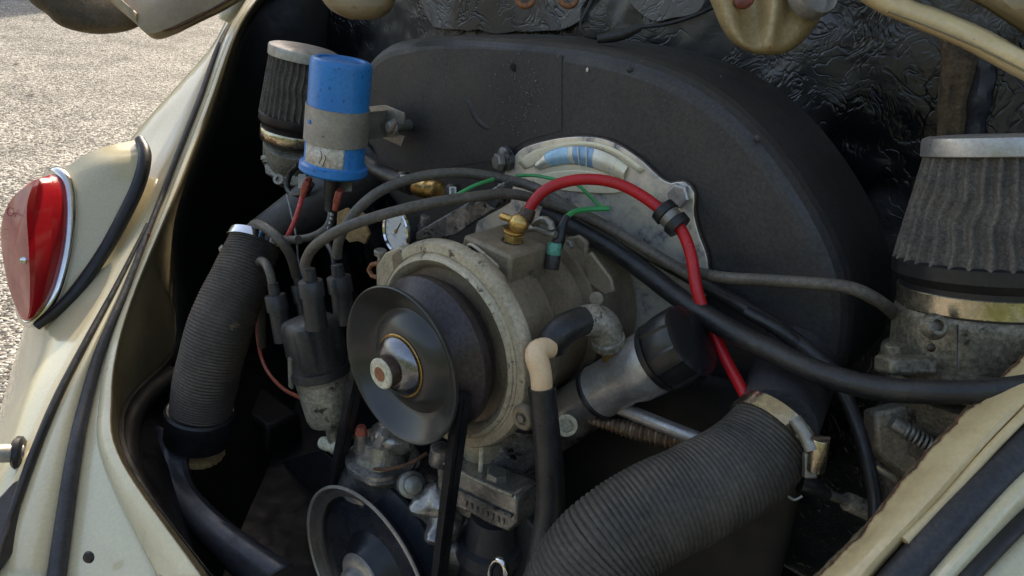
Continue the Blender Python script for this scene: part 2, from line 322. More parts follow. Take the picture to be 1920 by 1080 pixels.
def passivated():      # bright zinc plate with blotchy tarnish; painted blue / straw reflections lie in the crescent bands
    m = bpy.data.materials.new('mottled_zinc_plate'); m.use_nodes = True; t = m.node_tree; N = t.nodes; L = t.links; b = N['Principled BSDF']
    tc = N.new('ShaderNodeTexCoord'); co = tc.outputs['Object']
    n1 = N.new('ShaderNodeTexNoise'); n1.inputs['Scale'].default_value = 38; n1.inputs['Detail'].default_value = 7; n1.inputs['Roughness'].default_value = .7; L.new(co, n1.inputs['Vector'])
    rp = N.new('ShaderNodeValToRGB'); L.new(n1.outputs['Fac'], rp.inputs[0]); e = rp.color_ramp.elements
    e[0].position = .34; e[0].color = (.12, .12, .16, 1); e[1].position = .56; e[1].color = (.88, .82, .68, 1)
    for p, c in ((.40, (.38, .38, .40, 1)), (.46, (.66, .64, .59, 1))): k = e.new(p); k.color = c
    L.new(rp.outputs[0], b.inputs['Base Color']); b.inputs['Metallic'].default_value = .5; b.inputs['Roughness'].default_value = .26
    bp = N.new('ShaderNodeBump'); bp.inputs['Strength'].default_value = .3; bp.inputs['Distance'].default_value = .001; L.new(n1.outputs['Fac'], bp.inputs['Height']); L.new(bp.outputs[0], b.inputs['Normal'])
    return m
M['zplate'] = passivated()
M['zcream'] = mat('straw_passivated_zinc', (.88, .79, .58), (.76, .68, .5), s=30, rough=.38, metal=.2, bump=.15, spots=((.2, .15, .1), 150, .68))  # straw colour of the reflections painted on the backing plate
M['zblue'] = mat('blue_passivated_zinc', (.42, .66, .84), (.34, .56, .76), s=50, rough=.33, metal=.2, bump=.1, spots=((.55, .6, .6), 90, .6))  # blue of the reflections painted on the backing plate
M['zblue2'] = mat('deep_blue_passivated_zinc', (.20, .38, .60), (.30, .46, .64), s=60, rough=.33, metal=.2, bump=.1)  # deep blue of the reflections painted on the backing plate
M['zstraw'] = mat('pale_straw_reflection_zinc', (.84, .80, .70), (.76, .66, .48), s=50, rough=.36, metal=.2, bump=.1)
M['wall'] = mat('rendered_wall', (.5, .47, .4), s=3, rough=.85)
M['roof'] = mat('shade_building_tile_roof', (.24, .12, .08), s=5, rough=.85)
M['door'] = mat('shade_building_door_paint', (.2, .24, .22), s=5, rough=.5)
# ------------------------------------------------------------------ setting
g = MB(); S_ = 400
g.add([(-S_, -S_, 0), (S_, -S_, 0), (S_, S_, 0), (-S_, S_, 0)], [(0, 1, 2, 3)])
solo('ground', '', '', g, M['asphalt'], kind='structure')
hb_ = MB()
def blocker_hedge(x0, x1, y, th_, h, n, m_):
    vs = []; 
    prof = [(-th_, 0), (-th_*1.05, h*.3), (-th_*.95, h*.7), (-th_*.6, h*.95), (0, h), (th_*.6, h*.95), (th_*.95, h*.7), (th_*1.05, h*.3), (th_, 0)]
    for i in range(n+1):
        for (a, b) in prof:
            p = Vector((x0+(x1-x0)*i/n, y+a, b)); vs.append(p + noise.noise_vector(p*.9)*.7*(b > 0) + noise.noise_vector(p*3)*.25*(b > 0))
    k = len(prof); return hb_.add(vs, [(i*k+j, (i+1)*k+j, (i+1)*k+j+1, i*k+j+1) for i in range(n) for j in range(k-1)])
blocker_hedge(-22, 24, -9, 1.5, 4.2, 120, 0)  # unseen screen of leaves added to cut low sky light and deepen contrast
solo('blocker_hedge', 'unseen hedgerow added behind the camera to cut low sky light', 'blocker_hedge', hb_, mat('blocker_hedge_leaves', (.035, .055, .02), (.06, .085, .03), s=4, rough=.8, bump=.8, bs=30, bd=.05))
# unseen building added so its shade falls across the far asphalt
GY = 11.6; GH = 6.2
t = thing('shade_building', 'unseen building added to cast shade on the far asphalt', 'building', Vector((-10.7, GY+2.5, 0)))
b = MB(); b.box(Vector((-10.7, GY+2.5, GH/2)), Vector((5.9, 0, 0)), Vector((0, 2.5, 0)), Vector((0, 0, GH/2))); part('wall', b, M['wall'], t, .02)
b = MB(); b.add([(-16.7, GY-.1, GH), (-4.7, GY-.1, GH), (-4.7, GY+5.1, GH), (-16.7, GY+5.1, GH), (-16.5, GY+2.5, GH+.6), (-4.9, GY+2.5, GH+.6)], [(0, 1, 5, 4), (2, 3, 4, 5), (1, 2, 5), (3, 0, 4), (3, 2, 1, 0)]); part('roof', b, M['roof'], t, solid=.04)
for x in (-15, -12, -9, -6.5):
    b = MB(); b.box(Vector((x, GY-.02, 1.1)), Vector((1.3, 0, 0)), Vector((0, .03, 0)), Vector((0, 0, 1.1))); part('door', b, M['door'], t, .01)
leaf_me = None
for i, (x, y, s) in enumerate([(55, 178, .03), (192, 130, .02), (80, 205, .02), (112, 283, .018), (30, 120, .03), (230, 95, .02), (150, 240, .012), (300, 110, .02), (20, 330, .014), (60, 265, .012)]):
    v = FW + RT*((x-960)/FPX) - UP*((y-540)/FPX); p = CAMP + v*((.004-CAMZ)/v.z)
    if leaf_me is None:
        b = MB(); n = 8
        b.add([(math.cos(k*2*math.pi/n)*(1 if k % 2 else .7), .45*math.sin(k*2*math.pi/n), .25*abs(math.sin(k*1.7))) for k in range(n)] + [(0, 0, .05)], [(k, (k+1) % n, n) for k in range(n)])
        leaf_me = mesh_of('dead_leaf', b, M['leaf'], Vector((0, 0, 0)))
    o = bpy.data.objects.new('dead_leaf', leaf_me); C.objects.link(o); o.location = p; o.scale = (s, s, s*.8); o.rotation_euler = (0, 0, i*1.3)
    o['label'] = 'small brown dead leaf lying on the pale chip asphalt'; o['category'] = 'leaf'; o['group'] = 'dead leaves on the asphalt'
# ------------------------------------------------------------------ car body
car = thing('car', 'cream car rear bodywork with red tail lamp around the open engine bay', 'car', Vector((CF(-.1, 0, 0).x, CF(-.1, 0, 0).y, 0)))
K2 = [(490,-50,1.2),(452,12,1.15),(414,78,1.10),(375,185,1.03),(333,290,.965),(285,415,.895),(236,540,.835),(192,645,.785),(163,745,.74),(138,860,.69),(103,1100,.62)]
K1 = [(487,-51,1.2),(449,11,1.15),(411,79,1.10),(371,184,1.03),(328,290,.965),(277,420,.893),(222,530,.835),(165,635,.78),(108,745,.73),(60,860,.685),(-20,1085,.61)]
C1 = [(484,-52,1.205),(446,10,1.155),(406,82,1.105),(345,175,1.05),(285,270,1.0),(200,400,.93),(135,520,.875),(85,640,.82),(40,740,.765),(0,860,.71),(-80,1080,.63)]
C0 = [(478,-54,1.23),(440,8,1.18),(402,83,1.13),(330,165,1.09),(258,245,1.05),(150,385,1.0),(75,530,.95),(30,670,.895),(2,765,.84),(-40,880,.77),(-140,1080,.68)]
CB = [(p[0]+25, p[1]+12, p[2]+.14) for p in C0]
C4 = [(512,-56,1.19),(470,0,1.145),(430,68,1.095),(388,183,1.025),(347,290,.96),(299,412,.89),(247,538,.83),(207,645,.78),(188,745,.732),(192,860,.675),(310,1100,.585)]
C5 = [(530,-60,1.185),(487,-8,1.14),(441,62,1.09),(398,180,1.02),(357,290,.953),(308,410,.883),(256,535,.82),(222,640,.77),(208,745,.72),(224,860,.66),(390,1100,.56)]
C5b = [(535,-60,1.195),(492,-8,1.15),(446,62,1.10),(402,183,1.03),(361,294,.965),(313,415,.895),(263,540,.835),(229,645,.785),(214,750,.735),(229,862,.672),(394,1098,.57)]
C6 = [(545,-56,1.25),(500,-4,1.20),(454,66,1.16),(412,192,1.10),(368,302,1.03),(326,428,.99),(330,560,.96),(326,660,.92),(236,755,.80),(240,866,.70),(405,1090,.59)]
def lf(*cs, n=70, m=6): return MB().loft([Ws(c) for c in cs], n, m)
part('rear_fender', lf(CB, C0, C1, K1), M['paint'], car, solid=.0012)
part('quarter_panel', lf([(p[0]+3, p[1], p[2]+.002) for p in K1], [((p[0]+q[0])/2, (p[1]+q[1])/2, (p[2]+q[2])/2-.006*min(1, max(0, i-2)/4)) for i, (p, q) in enumerate(zip(K1, K2))], [(p[0], p[1], p[2]+.003) for p in K2]), M['paint'], car, solid=.0012)
wl = [0, 0, .1, .3, .5, .8, 1, 1, 1, 1, 1]
FT = [(p[0]-1, p[1], p[2]+.009*k) for p, k in zip(C4, wl)]
part('rear_apron', lf([(p[0]+3, p[1], p[2]+.004) for p in K2], [((p[0]*2+q[0])/3, (p[1]*2+q[1])/3, (p[2]*2+q[2])/3+.004*k) for p, q, k in zip(K2, FT, wl)], FT), M['paint'], car, solid=.0012)
part('opening_lip', lf(FT, [(p[0]+1, p[1], p[2]-.001) for p in C4], [((p[0]*.6+q[0]*.4), (p[1]*.6+q[1]*.4), (p[2]*.6+q[2]*.4)-.003) for p, q in zip(C4, C5)], C5), M['paint_lip'], car, solid=.0012)
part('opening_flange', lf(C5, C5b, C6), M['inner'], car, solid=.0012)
part('fender_bead', MB().tube(Ws([(p[0], p[1], p[2]-.003) for p in K1[5:]]), [.0022, .0032, .0038, .0042, .0042, .0042], 12), M['rubber'], car)
part('body_seal', MB().tube(Ws([(p[0], p[1], p[2]-.003) for p in K2]), [.002, .002, .0038, .0040, .0036, .0034, .0042, .0052, .006, .0068, .0075], 14), M['rubber_seal'], car)
SL = [(322,686,.875),(264,732,.815),(233,785,.765),(236,860,.703),(270,945,.658),(328,1025,.622),(402,1098,.582)]
part('edge_seal', lf([(p[0]-4, p[1], p[2]+.012) for p in SL], SL, [(p[0]+12, p[1]+5, p[2]-.005) for p in SL], [(p[0]+26, p[1]+12, p[2]) for p in SL], [(p[0]+34, p[1]+16, p[2]+.02) for p in SL], [(p[0]+40, p[1]+20, p[2]+.10) for p in SL]), M['sealblack'], car, solid=.001)
# bay walls
def quadgrid(P00, P10, P11, P01, n=40, m=40, f=None):
    b = MB(); nn = (P10-P00).cross(P01-P00).normalized(); vs = []
    for j in range(m+1):
        for i in range(n+1):
            p = (P00.lerp(P10, i/n)).lerp(P01.lerp(P11, i/n), j/m)
            if f: p = p + nn*f(p)
            vs.append(p)
    return b.add(vs, [(j*(n+1)+i, j*(n+1)+i+1, (j+1)*(n+1)+i+1, (j+1)*(n+1)+i) for j in range(m) for i in range(n)])
FA = -.44
part('firewall', quadgrid(CF(-.80, FA, -.4), CF(.55, FA, -.4), CF(.55, FA, .62), CF(-.80, FA, .62), 220, 150, lambda p: .006*noise.noise(p*9)+.003*noise.noise(p*38)+.0016*noise.noise(p*90)), M['tar'], car)
for pp in ([(800,-30),(1090,-30),(1085,20),(1070,45),(1000,60),(880,58),(810,45)], [(1852,120),(1960,120),(1960,300),(1870,300),(1840,230)], [(1180,-30),(1320,-30),(1310,20),(1230,40),(1190,20)]):
    q_ = spline([Pa(x, y, FA+.010) for x, y in pp], 40, True)[0]; cq = sum(q_, Vector())/40
    part('scuffed_board', MB().plate([p+(cq-p)*.12*noise.noise(p*40) for p in q_], -AX*.012), M['tar_light'], car, .001)
C7 = [Pa(640, -120, FA), Pa(630, -60, FA), Pa(620, 20, FA), Pa(615, 150, FA), Pa(610, 260, FA), Pa(600, 380, FA), Pa(590, 520, FA), CF(-.66, -.42, -.38), CF(-.5, -.3, -.38), CF(-.35, -.12, -.38), CF(-.22, .05, -.38)]
part('side_wall', MB().loft([Ws([(p[0]-2, p[1]-2, p[2]-.01) for p in C6]), [a.lerp(b_, .5)+Vector((-.02, 0, 0)) for a, b_ in zip(Ws(C6), C7)], C7], 60, 8), M['bay'], car, solid=.001)
part('cabin_shell', MB().loft([[CF(u, -.47-.25*max(0, z-.2)-.5*max(0,abs(u)-.5)**2-k*1.7, z*(1-.35*abs(u)**3)) for u in (-.8,-.7,-.5,-.2,.2,.5,.7,.8)] for k, z in ((0,-.5),(0,.0),(0,.3),(.05,.6),(.3,.8),(1,.82))], 24, 4), M['paint'], car, solid=.002)
part('floor_tin', quadgrid(CF(-.8, FA, -.34), CF(.6, FA, -.34), CF(.6, .15, -.36), CF(-.8+.45, .15, -.36), 30, 30, lambda p: .004*noise.noise(p*12)), M['bay'], car)
part('side_wall', quadgrid(CF(.47, FA, -.4), CF(.47, .0, -.4), CF(.47, -.05, .0), CF(.47, FA, .42), 30, 30, lambda p: .004*noise.noise(p*12)), M['bay'], car)
# shoulder flanges (cream flecks on the black wall)
for x, y, d, r in ((430, 95, 1.15, .012), (401, 150, 1.09, .014), (397, 163, 1.085, .010)):
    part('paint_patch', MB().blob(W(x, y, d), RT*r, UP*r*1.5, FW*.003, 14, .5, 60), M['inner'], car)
# top of bay left of the lid: hinge pillar
part('hinge_pillar', MB().tube(Ws([(462, -60, 1.12), (440, -10, 1.11), (428, 22, 1.10), (421, 40, 1.10)]), [.022, .018, .013, .009], 16), M['paint'], car)
# tin skirt along the opening, lower left
part('edge_tin', lf([(286,800,.81),(290,870,.785),(322,950,.74),(380,1022,.70),(468,1110,.66)], [(300,800,.795),(304,870,.768),(334,945,.727),(392,1012,.688),(484,1096,.65)], [(330,820,.79),(333,885,.765),(362,940,.725),(418,1000,.687),(515,1075,.648)], [(352,840,.79),(356,895,.768),(382,935,.735),(440,988,.70),(545,1060,.66)], [(358,842,.86),(362,898,.84),(388,938,.80),(446,992,.77),(552,1065,.73)]), M['tin'], car, solid=.0012)
# tail lamp housing and lamp
hg = [(262,262,.93),(272,290,.915),(262,340,.90),(235,400,.885),(190,480,.86),(130,560,.84),(68,612,.83)]
part('lamp_gasket', MB().tube(Ws(hg), [.006, .0075, .008, .008, .0075, .007, .005], 14), M['rubber'], car)
ring = [(108,322,.875),(128,345,.868),(133,400,.858),(126,470,.85),(106,545,.842),(78,590,.838),(52,604,.84),(40,570,.88),(50,470,.90),(70,380,.905),(90,335,.90)]
top = [(262,262,.935),(190,290,.91),(112,321,.878)]
H0 = Ws([(255,262,.935),(268,290,.918),(258,340,.903),(231,400,.888),(186,480,.863),(126,560,.843),(66,610,.834)])
H1 = Ws([(178,281,.900),(202,310,.890),(200,365,.883),(181,428,.870),(150,500,.856),(104,572,.842),(62,606,.836)])
H2 = Ws([(110,323,.878),(130,345,.871),(134,400,.861),(127,470,.853),(107,545,.845),(80,590,.841),(54,604,.838)])
hb = MB().loft([H0, H1, H2], 50, 8)
HB0 = Ws([(255,262,.935),(225,300,.97),(195,360,.98),(165,430,.98),(130,500,.95),(95,570,.9),(66,610,.85)])
hb.loft([HB0, H0], 50, 3)
hb.loft([Ws([(110,323,.878),(105,335,.90),(90,400,.91),(75,470,.91),(60,540,.89),(52,590,.86),(54,604,.838)]), H2], 50, 3)
hb.loft([Ws([(110,323,.878),(105,335,.90),(90,400,.91),(75,470,.91),(60,540,.89),(52,590,.86),(54,604,.838)]), Ws([(185,288,.905),(150,330,.95),(130,400,.96),(110,470,.95),(85,540,.92),(60,590,.87),(58,606,.84)]), HB0], 50, 3)
part('lamp_housing', hb, M['paint'], car)
RG = Ws(ring); rc = sum(RG, Vector())/len(RG)
bz = MB().tube(RG, .0062, 12, closed=True); lamp = part('tail_lamp', bz, M['chrome'], car, label='red tail lamp with chrome bezel on cream housing')
lens_f = Ws([(66,342,.835),(60,352,.822),(50,392,.806),(54,470,.796),(56,545,.798),(52,594,.815),(34,583,.835),(14,530,.85),(2,455,.86),(6,405,.86),(28,365,.85)])
n_ = 44
r0 = spline([p.lerp(rc, .03) for p in RG], n_, True)[0]; r3 = spline(lens_f, n_, True)[0]
r1 = [a.lerp(b_, .45) + (a-rc)*.03 for a, b_ in zip(r0, r3)]; r2 = [a.lerp(b_, .85) + (a-rc)*.035 for a, b_ in zip(r0, r3)]
lb = MB()
for a_, b_ in ((r0, r1), (r1, r2), (r2, r3)):
    lb.add(a_ + b_, [(i, (i+1) % n_, n_+(i+1) % n_, n_+i) for i in range(n_)])
part('lens', lb, M['redlens'], lamp, sharp=60)
fc = sum(r3, Vector())/n_; fb = MB(); fwd_ = (fc-rc).normalized()
fb.add(r3 + [p.lerp(fc, .45)+fwd_*.004 for p in r3] + [fc+fwd_*.006], [(i, (i+1) % n_, n_+(i+1) % n_, n_+i) for i in range(n_)] + [(n_+i, n_+(i+1) % n_, 2*n_) for i in range(n_)])
part('lens', fb, M['pinklens'], lamp, sharp=60, label='pinkish rear face of the lens with painted sky reflection')
rbs = MB().tube(Ws([(20, 395, .836), (24, 400, .832)]), .0007, 6)
rbs.tube([W(20+7*math.cos(k*.7), 397+8*math.sin(k*.7), .838) for k in range(9)], .0005, 6, step=.002)
for k in range(3): rbs.tube(Ws([(8, 430+k*9, .846), (34, 425+k*9, .832)]), .0005, 6)
part('embossing', rbs, M['pinklens'], lamp)
part('screw', MB().cyl(W(47, 487, .812), W(44, 488, .800), .0035), M['chrome'], lamp)
# seam between the lens segments
part('lens_seam', MB().tube(Ws([(53, 443, .798), (85, 440, .822), (122, 432, .85)]), .0008, 6), M['redlens'], lamp)
# bumper bracket bits and plug
part('bumper_tube', MB().cyl(W(-60, 852, .66), W(40, 849, .693), .0085), M['alu'], car)
part('grommet', MB().lathe(W(46, 849, .695), -RT-FW*.35, [(0, .012), (.002, .0155), (.006, .016), (.009, .013), (.010, .010)], 28), M['rubber'], car)
part('bracket_slot', MB().plate([W(x, y, .668-(y-900)*.0004) for x, y in ((-30, 955), (0, 930), (22, 906), (36, 900), (38, 915), (28, 955), (12, 1005), (-2, 1050), (-30, 1090))], FW*.02), M['rubber'], car, .002)
part('plug', MB().lathe(W(168, 1044, .612), -FW+RT*-.2, [(0, .0048), (.001, .0052), (.003, .004), (.0035, .0)], 20, cap1=False), M['rubber'], car)
# screw on the flange
part('rust_chip', MB().blob(W(277, 440, .878), RT*.004, UP*.003, FW*.002, 10, .6, 200), M['rusty'], car)
# --- right rail of the opening
E0 = [(1985,612,.455),(1870,722,.44),(1790,800,.432),(1695,905,.423),(1605,1015,.415),(1500,1120,.41)]
E1 = [(2010,668,.425),(1925,748,.415),(1845,828,.408),(1755,928,.40),(1665,1024,.393),(1585,1120,.39)]
E2 = [(2020,680,.432),(1934,760,.422),(1852,841,.415),(1763,941,.407),(1675,1036,.40),(1595,1128,.398)]
def rag(i, p): return p
E0s = spline(Ws(E0), 160)[0]
E0s = [p + RT*(.0016*noise.noise(p*120)+.0008*noise.noise(p*400)) + UP*.0013*noise.noise(p*150+Vector((3, 3, 3))) for p in E0s]
mid = spline(Ws([((a[0]*.5+b_[0]*.5), (a[1]*.5+b_[1]*.5), a[2]*.5+b_[2]*.5-.004) for a, b_ in zip(E0, E1)]), 160)[0]
e1s = spline(Ws(E1), 160)[0]; e2s = spline(Ws(E2), 160)[0]
rb = MB(); rb.loft([E0s, mid, e1s, e2s], None, 5)
part('opening_rail', rb, M['paint_rail'], car, solid=.0015)
part('rust_edge', MB().tube([p-UP*.0006+FW*.001 for p in E0s[::2]], .0017, 8, step=.002).jitter(.0012, 350), M['rusty'], car)
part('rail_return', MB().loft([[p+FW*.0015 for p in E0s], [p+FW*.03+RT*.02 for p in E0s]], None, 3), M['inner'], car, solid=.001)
part('rail_lip', MB().tube(Ws([(1990,704,.42),(1930,768,.412),(1855,845,.406),(1770,940,.40),(1696,1014,.394)]), .0028, 10), M['paint_rail'], car)
part('rail_groove', MB().tube(Ws([(1990,712,.44),(1930,775,.43),(1855,856,.42),(1770,950,.415),(1680,1045,.41),(1600,1130,.405)]), .006, 10), M['rusty'], car)
part('body_seal', MB().tube(Ws([(2010,745,.42),(1925,832,.41),(1825,938,.40),(1745,1025,.393),(1665,1115,.388)]), .0098, 20), M['rubber_seal'], car)
part('rear_fender', MB().loft([Ws([(2000,790,.42),(1915,865,.405),(1790,1000,.395),(1700,1110,.385)]), Ws([(2010,835,.405),(1925,905,.392),(1815,1022,.38),(1745,1110,.375)]), Ws([(2030,880,.40),(1925,952,.392),(1835,1045,.38),(1770,1120,.375)])], 40, 6), M['paint'], car, solid=.0012, label='cream fender strip right of the opening')
part('fender_bead', MB().tube(Ws([(2030,885,.397),(1925,972,.388),(1845,1052,.378),(1785,1120,.372)]), .0042, 14), M['rubber'], car)
part('rear_fender', MB().loft([Ws([(2030,905,.40),(1930,985,.39),(1850,1065,.38),(1790,1140,.375)]), Ws([(2150,980,.385),(2060,1090,.38),(2000,1180,.372),(1900,1290,.37)])], 30, 6), M['paint'], car, solid=.0012, label='cream outer fender at the lower right corner')
# foam strip on the firewall, right
st = MB().tube(Pas([(1805, 60), (1802, 120), (1790, 180), (1782, 260)], FA+.016), [.016, .015, .013, .011], 16, step=.003, fr=lambda a, s, r: r*(1+.25*noise.noise(Vector((math.cos(a)*2, math.sin(a)*2, s*8))) + .1*math.sin(a*7)))
part('foam_strip', st, M['wood'], car)
part('foam_strip', MB().tube(Pas([(1850, 90), (1840, 150), (1824, 262)], FA+.012), [.008, .01, .008], 10, step=.003, fr=lambda a, s, r: r*(1+.4*noise.noise(Vector((math.cos(a)*2, math.sin(a)*2, s*60))))), M['tin'], car, label='black strip beside the brown foam strip')
# ------------------------------------------------------------------ engine lid
HL = CF(-.60, -.33, .19); HR = CF(.42, -.33, .30)
def lidp(u, s, lift=0):     # s metres up the lid
    return CF(u, -.34+s*.52, .33+s*.85) + (AX*-.85+ZX*.52)*lift
lc = []
for u in (-.66, -.35, 0, .35, .62):
    lc.append([lidp(u*(1+.1*math.sin(s_*3)), s_, .05*(1-(u/.68)**2)+.06*math.sin(s_*2.6)) for s_ in (0, .2, .4, .6, .8)])
lid = part('engine_lid', MB().loft(lc, 20, 5), M['paint'], car, solid=.001, label='raised cream engine lid with grimy spotted inner frame')
def silh(name, lower, d, rise, thick=.02, mt=M['paint_dirty'], amp=.0):
    low = [Vector((x, y)) for x, y in lower]
    pts, _ = spline([Vector((p.x, p.y, 0)) for p in low], 50)
    cs = []
    for (k, dd) in ((-.0, thick), (0, .004), (.06, -.004), (.25, -.010), (.6, -.008), (1., .0), (1.6, .02)):
        cs.append([W(p.x + (rise[0])*k, p.y + rise[1]*k, d(p.x)+dd) for p in pts])
    return part(name, MB().loft(cs, None, 3).jitter(.0012, 30), mt, lid, solid=.001)
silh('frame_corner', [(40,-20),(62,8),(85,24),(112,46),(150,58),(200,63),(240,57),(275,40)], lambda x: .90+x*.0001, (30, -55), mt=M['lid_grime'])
silh('frame_channel', [(262,30),(268,52),(278,66),(296,74),(328,64),(370,43),(420,19),(470,-12)], lambda x: .87, (-55, -50))
part('frame_fold', MB().tube(Ws([(290,58,.862),(322,54,.860),(370,32,.858),(440,-6,.858)]), .0014, 8), M['rusty'], lid)
# hinge cups
def cup(name, rows, d, depth, mt, label=None):
    # rows: (y, xl, xr)
    cs = []
    for (y, xl, xr) in rows:
        c = (xl+xr)/2; h = (xr-xl)/2
        cs.append([W(c+h*math.sin(q), y, d-depth*(max(0, math.cos(q))**.6)*min(1, h/60)+ (.0 if abs(q) < 1.57 else .02)) for q in [x*math.pi/2*1.05 for x in (-1, -.92, -.8, -.6, -.35, -.1, .1, .35, .6, .8, .92, 1)]])
    b = MB(); n = len(cs[0]); vs = [p for r in cs for p in r]
    b.add(vs, [(i*n+j, i*n+j+1, (i+1)*n+j+1, (i+1)*n+j) for i in range(len(cs)-1) for j in range(n-1)])
    o = part(name, b, mt, lid, solid=.0015, label=label)
    md = o.modifiers.new('sub', 'SUBSURF'); md.levels = 2; md.render_levels = 2; return o
hrows = [(-60,1300,1560,1),(-20,1322,1556,1),(10,1336,1550,1),(35,1345,1538,.9),(58,1356,1522,.55),(76,1370,1508,.2),(90,1388,1490,0),(99,1412,1474,0),(102,1432,1452,0)]
hprof = [(0,.022,0),(.02,.004,0),(.08,-.010,0),(.15,-.012,0),(.20,-.012,.006),(.25,-.013,.022),(.40,-.014,.024),(.46,-.018,.012),(.52,-.018,-.003),(.58,-.018,-.004),(.64,-.017,.010),(.72,-.015,.010),(.82,-.012,.0),(.92,-.008,0),(.98,.002,0),(1,.02,0)]
hv = []
for (y, xl, xr, k) in hrows:
    sc = min(1, (xr-xl)/110)
    for (q, d0, d1) in hprof: hv.append(W(xl+(xr-xl)*q, y, .615+(d0*sc if d0 < 0 else d0)+d1*k))
nh = len(hprof); hb3 = MB().add(hv, [(i*nh+j, i*nh+j+1, (i+1)*nh+j+1, (i+1)*nh+j) for i in range(len(hrows)-1) for j in range(nh-1)])
h1 = part('hinge_cup', hb3, M['paint_hinge'], lid, solid=.0015, sharp=180)
md = h1.modifiers.new('sub', 'SUBSURF'); md.levels = 2; md.render_levels = 2
part('bolt', MB().blob(W(1393, 3, .605), RT*.009, UP*.006, FW*.005, 14, .3, 100), mat('red_rust_bolt', (.28, .07, .04), (.15, .04, .03), s=80, rough=.5), lid)
part('socket', MB().lathe(W(1512, -2, .600), -FW+RT*.3+UP*.2, [(0, .0), (0, .011), (.004, .0165), (.012, .0185), (.013, .0195), (.010, .0205), (.0, .019)], 24, cap0=False, cap1=False), M['band'], lid)
cup('hinge_cup', [(-50,585,750),(-10,598,742),(12,612,738),(28,635,725),(37,662,705)], .80, .03, M['paint_dirty'])
# right beam
bm_lo = [(1560,-40,.50),(1640,18,.495),(1700,44,.49),(1800,88,.48),(1920,150,.465),(2000,195,.46)]
bm_up = [(1620,-50,.49),(1700,0,.485),(1760,22,.478),(1850,62,.468),(1935,108,.452),(2010,150,.448)]
part('frame_beam', MB().loft([Ws([(p[0], p[1]-6, p[2]+.03) for p in bm_lo]), Ws(bm_lo), Ws([(a[0]*.6+b_[0]*.4, a[1]*.6+b_[1]*.4, a[2]-.012) for a, b_ in zip(bm_lo, bm_up)]), Ws(bm_up), Ws([(p[0]+4, p[1]-2, p[2]+.03) for p in bm_up])], 90, 8).jitter(.0008, 28), M['paint_rail'], lid, solid=.001, sharp=180)
part('frame_fold', MB().tube(Ws([(1665,22,.481),(1740,50,.474),(1830,88,.466),(1930,138,.452)]), .0007, 6), M['inner'], lid)
part('frame_fold', MB().loft([Ws([(1690,-60,.52),(1800,-10,.51),(1860,22,.50),(1960,90,.49)]), Ws([(1760,-80,.50),(1850,-30,.49),(1900,10,.48),(1990,60,.47)]), Ws([(1860,-100,.49),(1940,-60,.48),(1990,-20,.47),(2060,20,.46)])], 30, 5), M['paint_dirty'], lid, solid=.001)
# two rusty loops and the thin wire hanging under the lid
for x in (985, 1066):
    solo('wire_loop', 'rusty brown hook loop at the top edge, %s' % ('left one of the pair' if x < 1000 else 'right one of the pair'), 'hook', MB().tube([W(x+16*math.cos(k*.52), -4+16*math.sin(k*.52), .74) for k in range(12)], .0028, 10, closed=True, step=.003), M['copper'], group='rusty loops under the lid')
t = thing('lamp_cable', 'thin black cable looping below the lid to a taped joint', 'cable', W(1150, 70, .68))
part('cable', MB().tube(Ws([(1125,-30,.66),(1100,20,.665),(1088,45,.67),(1095,65,.67),(1125,73,.675)]), .0016, 8), M['rubber'], t)
part('joint', MB().tube(Ws([(1120,74,.672),(1160,66,.668),(1200,50,.665)]), [.0035, .0055, .004], 10), M['hose'], t)
part('cable', MB().tube(Ws([(1195,52,.665),(1250,45,.66),(1300,30,.655),(1345,10,.65)]), .0018, 8), M['rubber'], t)
# ------------------------------------------------------------------ fan shroud
SA = -.22
shroud = thing('fan_shroud', 'large charcoal arched fan shroud filling the back of the engine bay', 'fan shroud', CF(0, SA-.05, -.1))
so_ = [(690,330),(668,280),(664,200),(672,135),(705,90),(760,72),(850,66),(950,70),(1050,80),(1130,92),(1215,115),(1300,152),(1385,215),(1460,300),(1525,400),(1568,490),(1585,560),(1582,640),(1560,720),(1480,760),(1350,745),(1180,700),(980,640),(820,520),(745,400)]
out3 = spline(Pas(so_, SA), 120, True)[0]
cc = sum(out3, Vector())/len(out3)
def inset(ring, d):
    n = len(ring); r = []
    for i in range(n):
        tg = (ring[(i+1) % n]-ring[i-1]).normalized(); nn = tg.cross(AX).normalized()
        if nn.dot(cc-ring[i]) < 0: nn = -nn
        r.append(ring[i]+nn*d)
    return r
PLT=.0004
def smooth_ring(r, k=2):
    for _ in range(k): r = [(r[i-1]+r[i]*2+r[(i+1) % len(r)])/4 for i in range(len(r))]
    return r
rings = [[p-AX*.115 for p in smooth_ring(out3)], [p-AX*.113 for p in out3], [p-AX*.018 for p in out3]]
for dd, aa in ((.0015, -.011), (.005, -.005), (.010, -.0015), (.016, 0)): rings.append([p+AX*aa for p in smooth_ring(inset(out3, dd))])
sb = MB(); n = 120
for a_, b_ in zip(rings, rings[1:]): sb.add(a_+b_, [(i, (i+1) % n, n+(i+1) % n, n+i) for i in range(n)])
sb.add(rings[-1], [tuple(range(n))])
part('casing', sb, M['shroud'], shroud, sharp=50)
lp = Pas([(712,300),(700,200),(712,130),(740,104),(800,92),(900,90),(1000,98),(1054,104),(1054,170),(1054,245),(990,262),(930,300),(800,320)], SA)
part('seam_panel', MB().plate([p+AX*.0002 for p in lp], AX*.0005), M['shroud'], shroud, .0002)
part('dent', MB().tube(Pas([(862,185),(884,190),(893,215),(915,238),(960,252)], SA-.0030), [.001, .0045, .005, .0045, .001], 10), M['shroud'], shroud)
part('screw_hole', MB().cyl(Pa(965, 126, SA+.0005), Pa(965, 126, SA+.0013)+AX*.0003, .0042, seg=20), M['bay'], shroud)
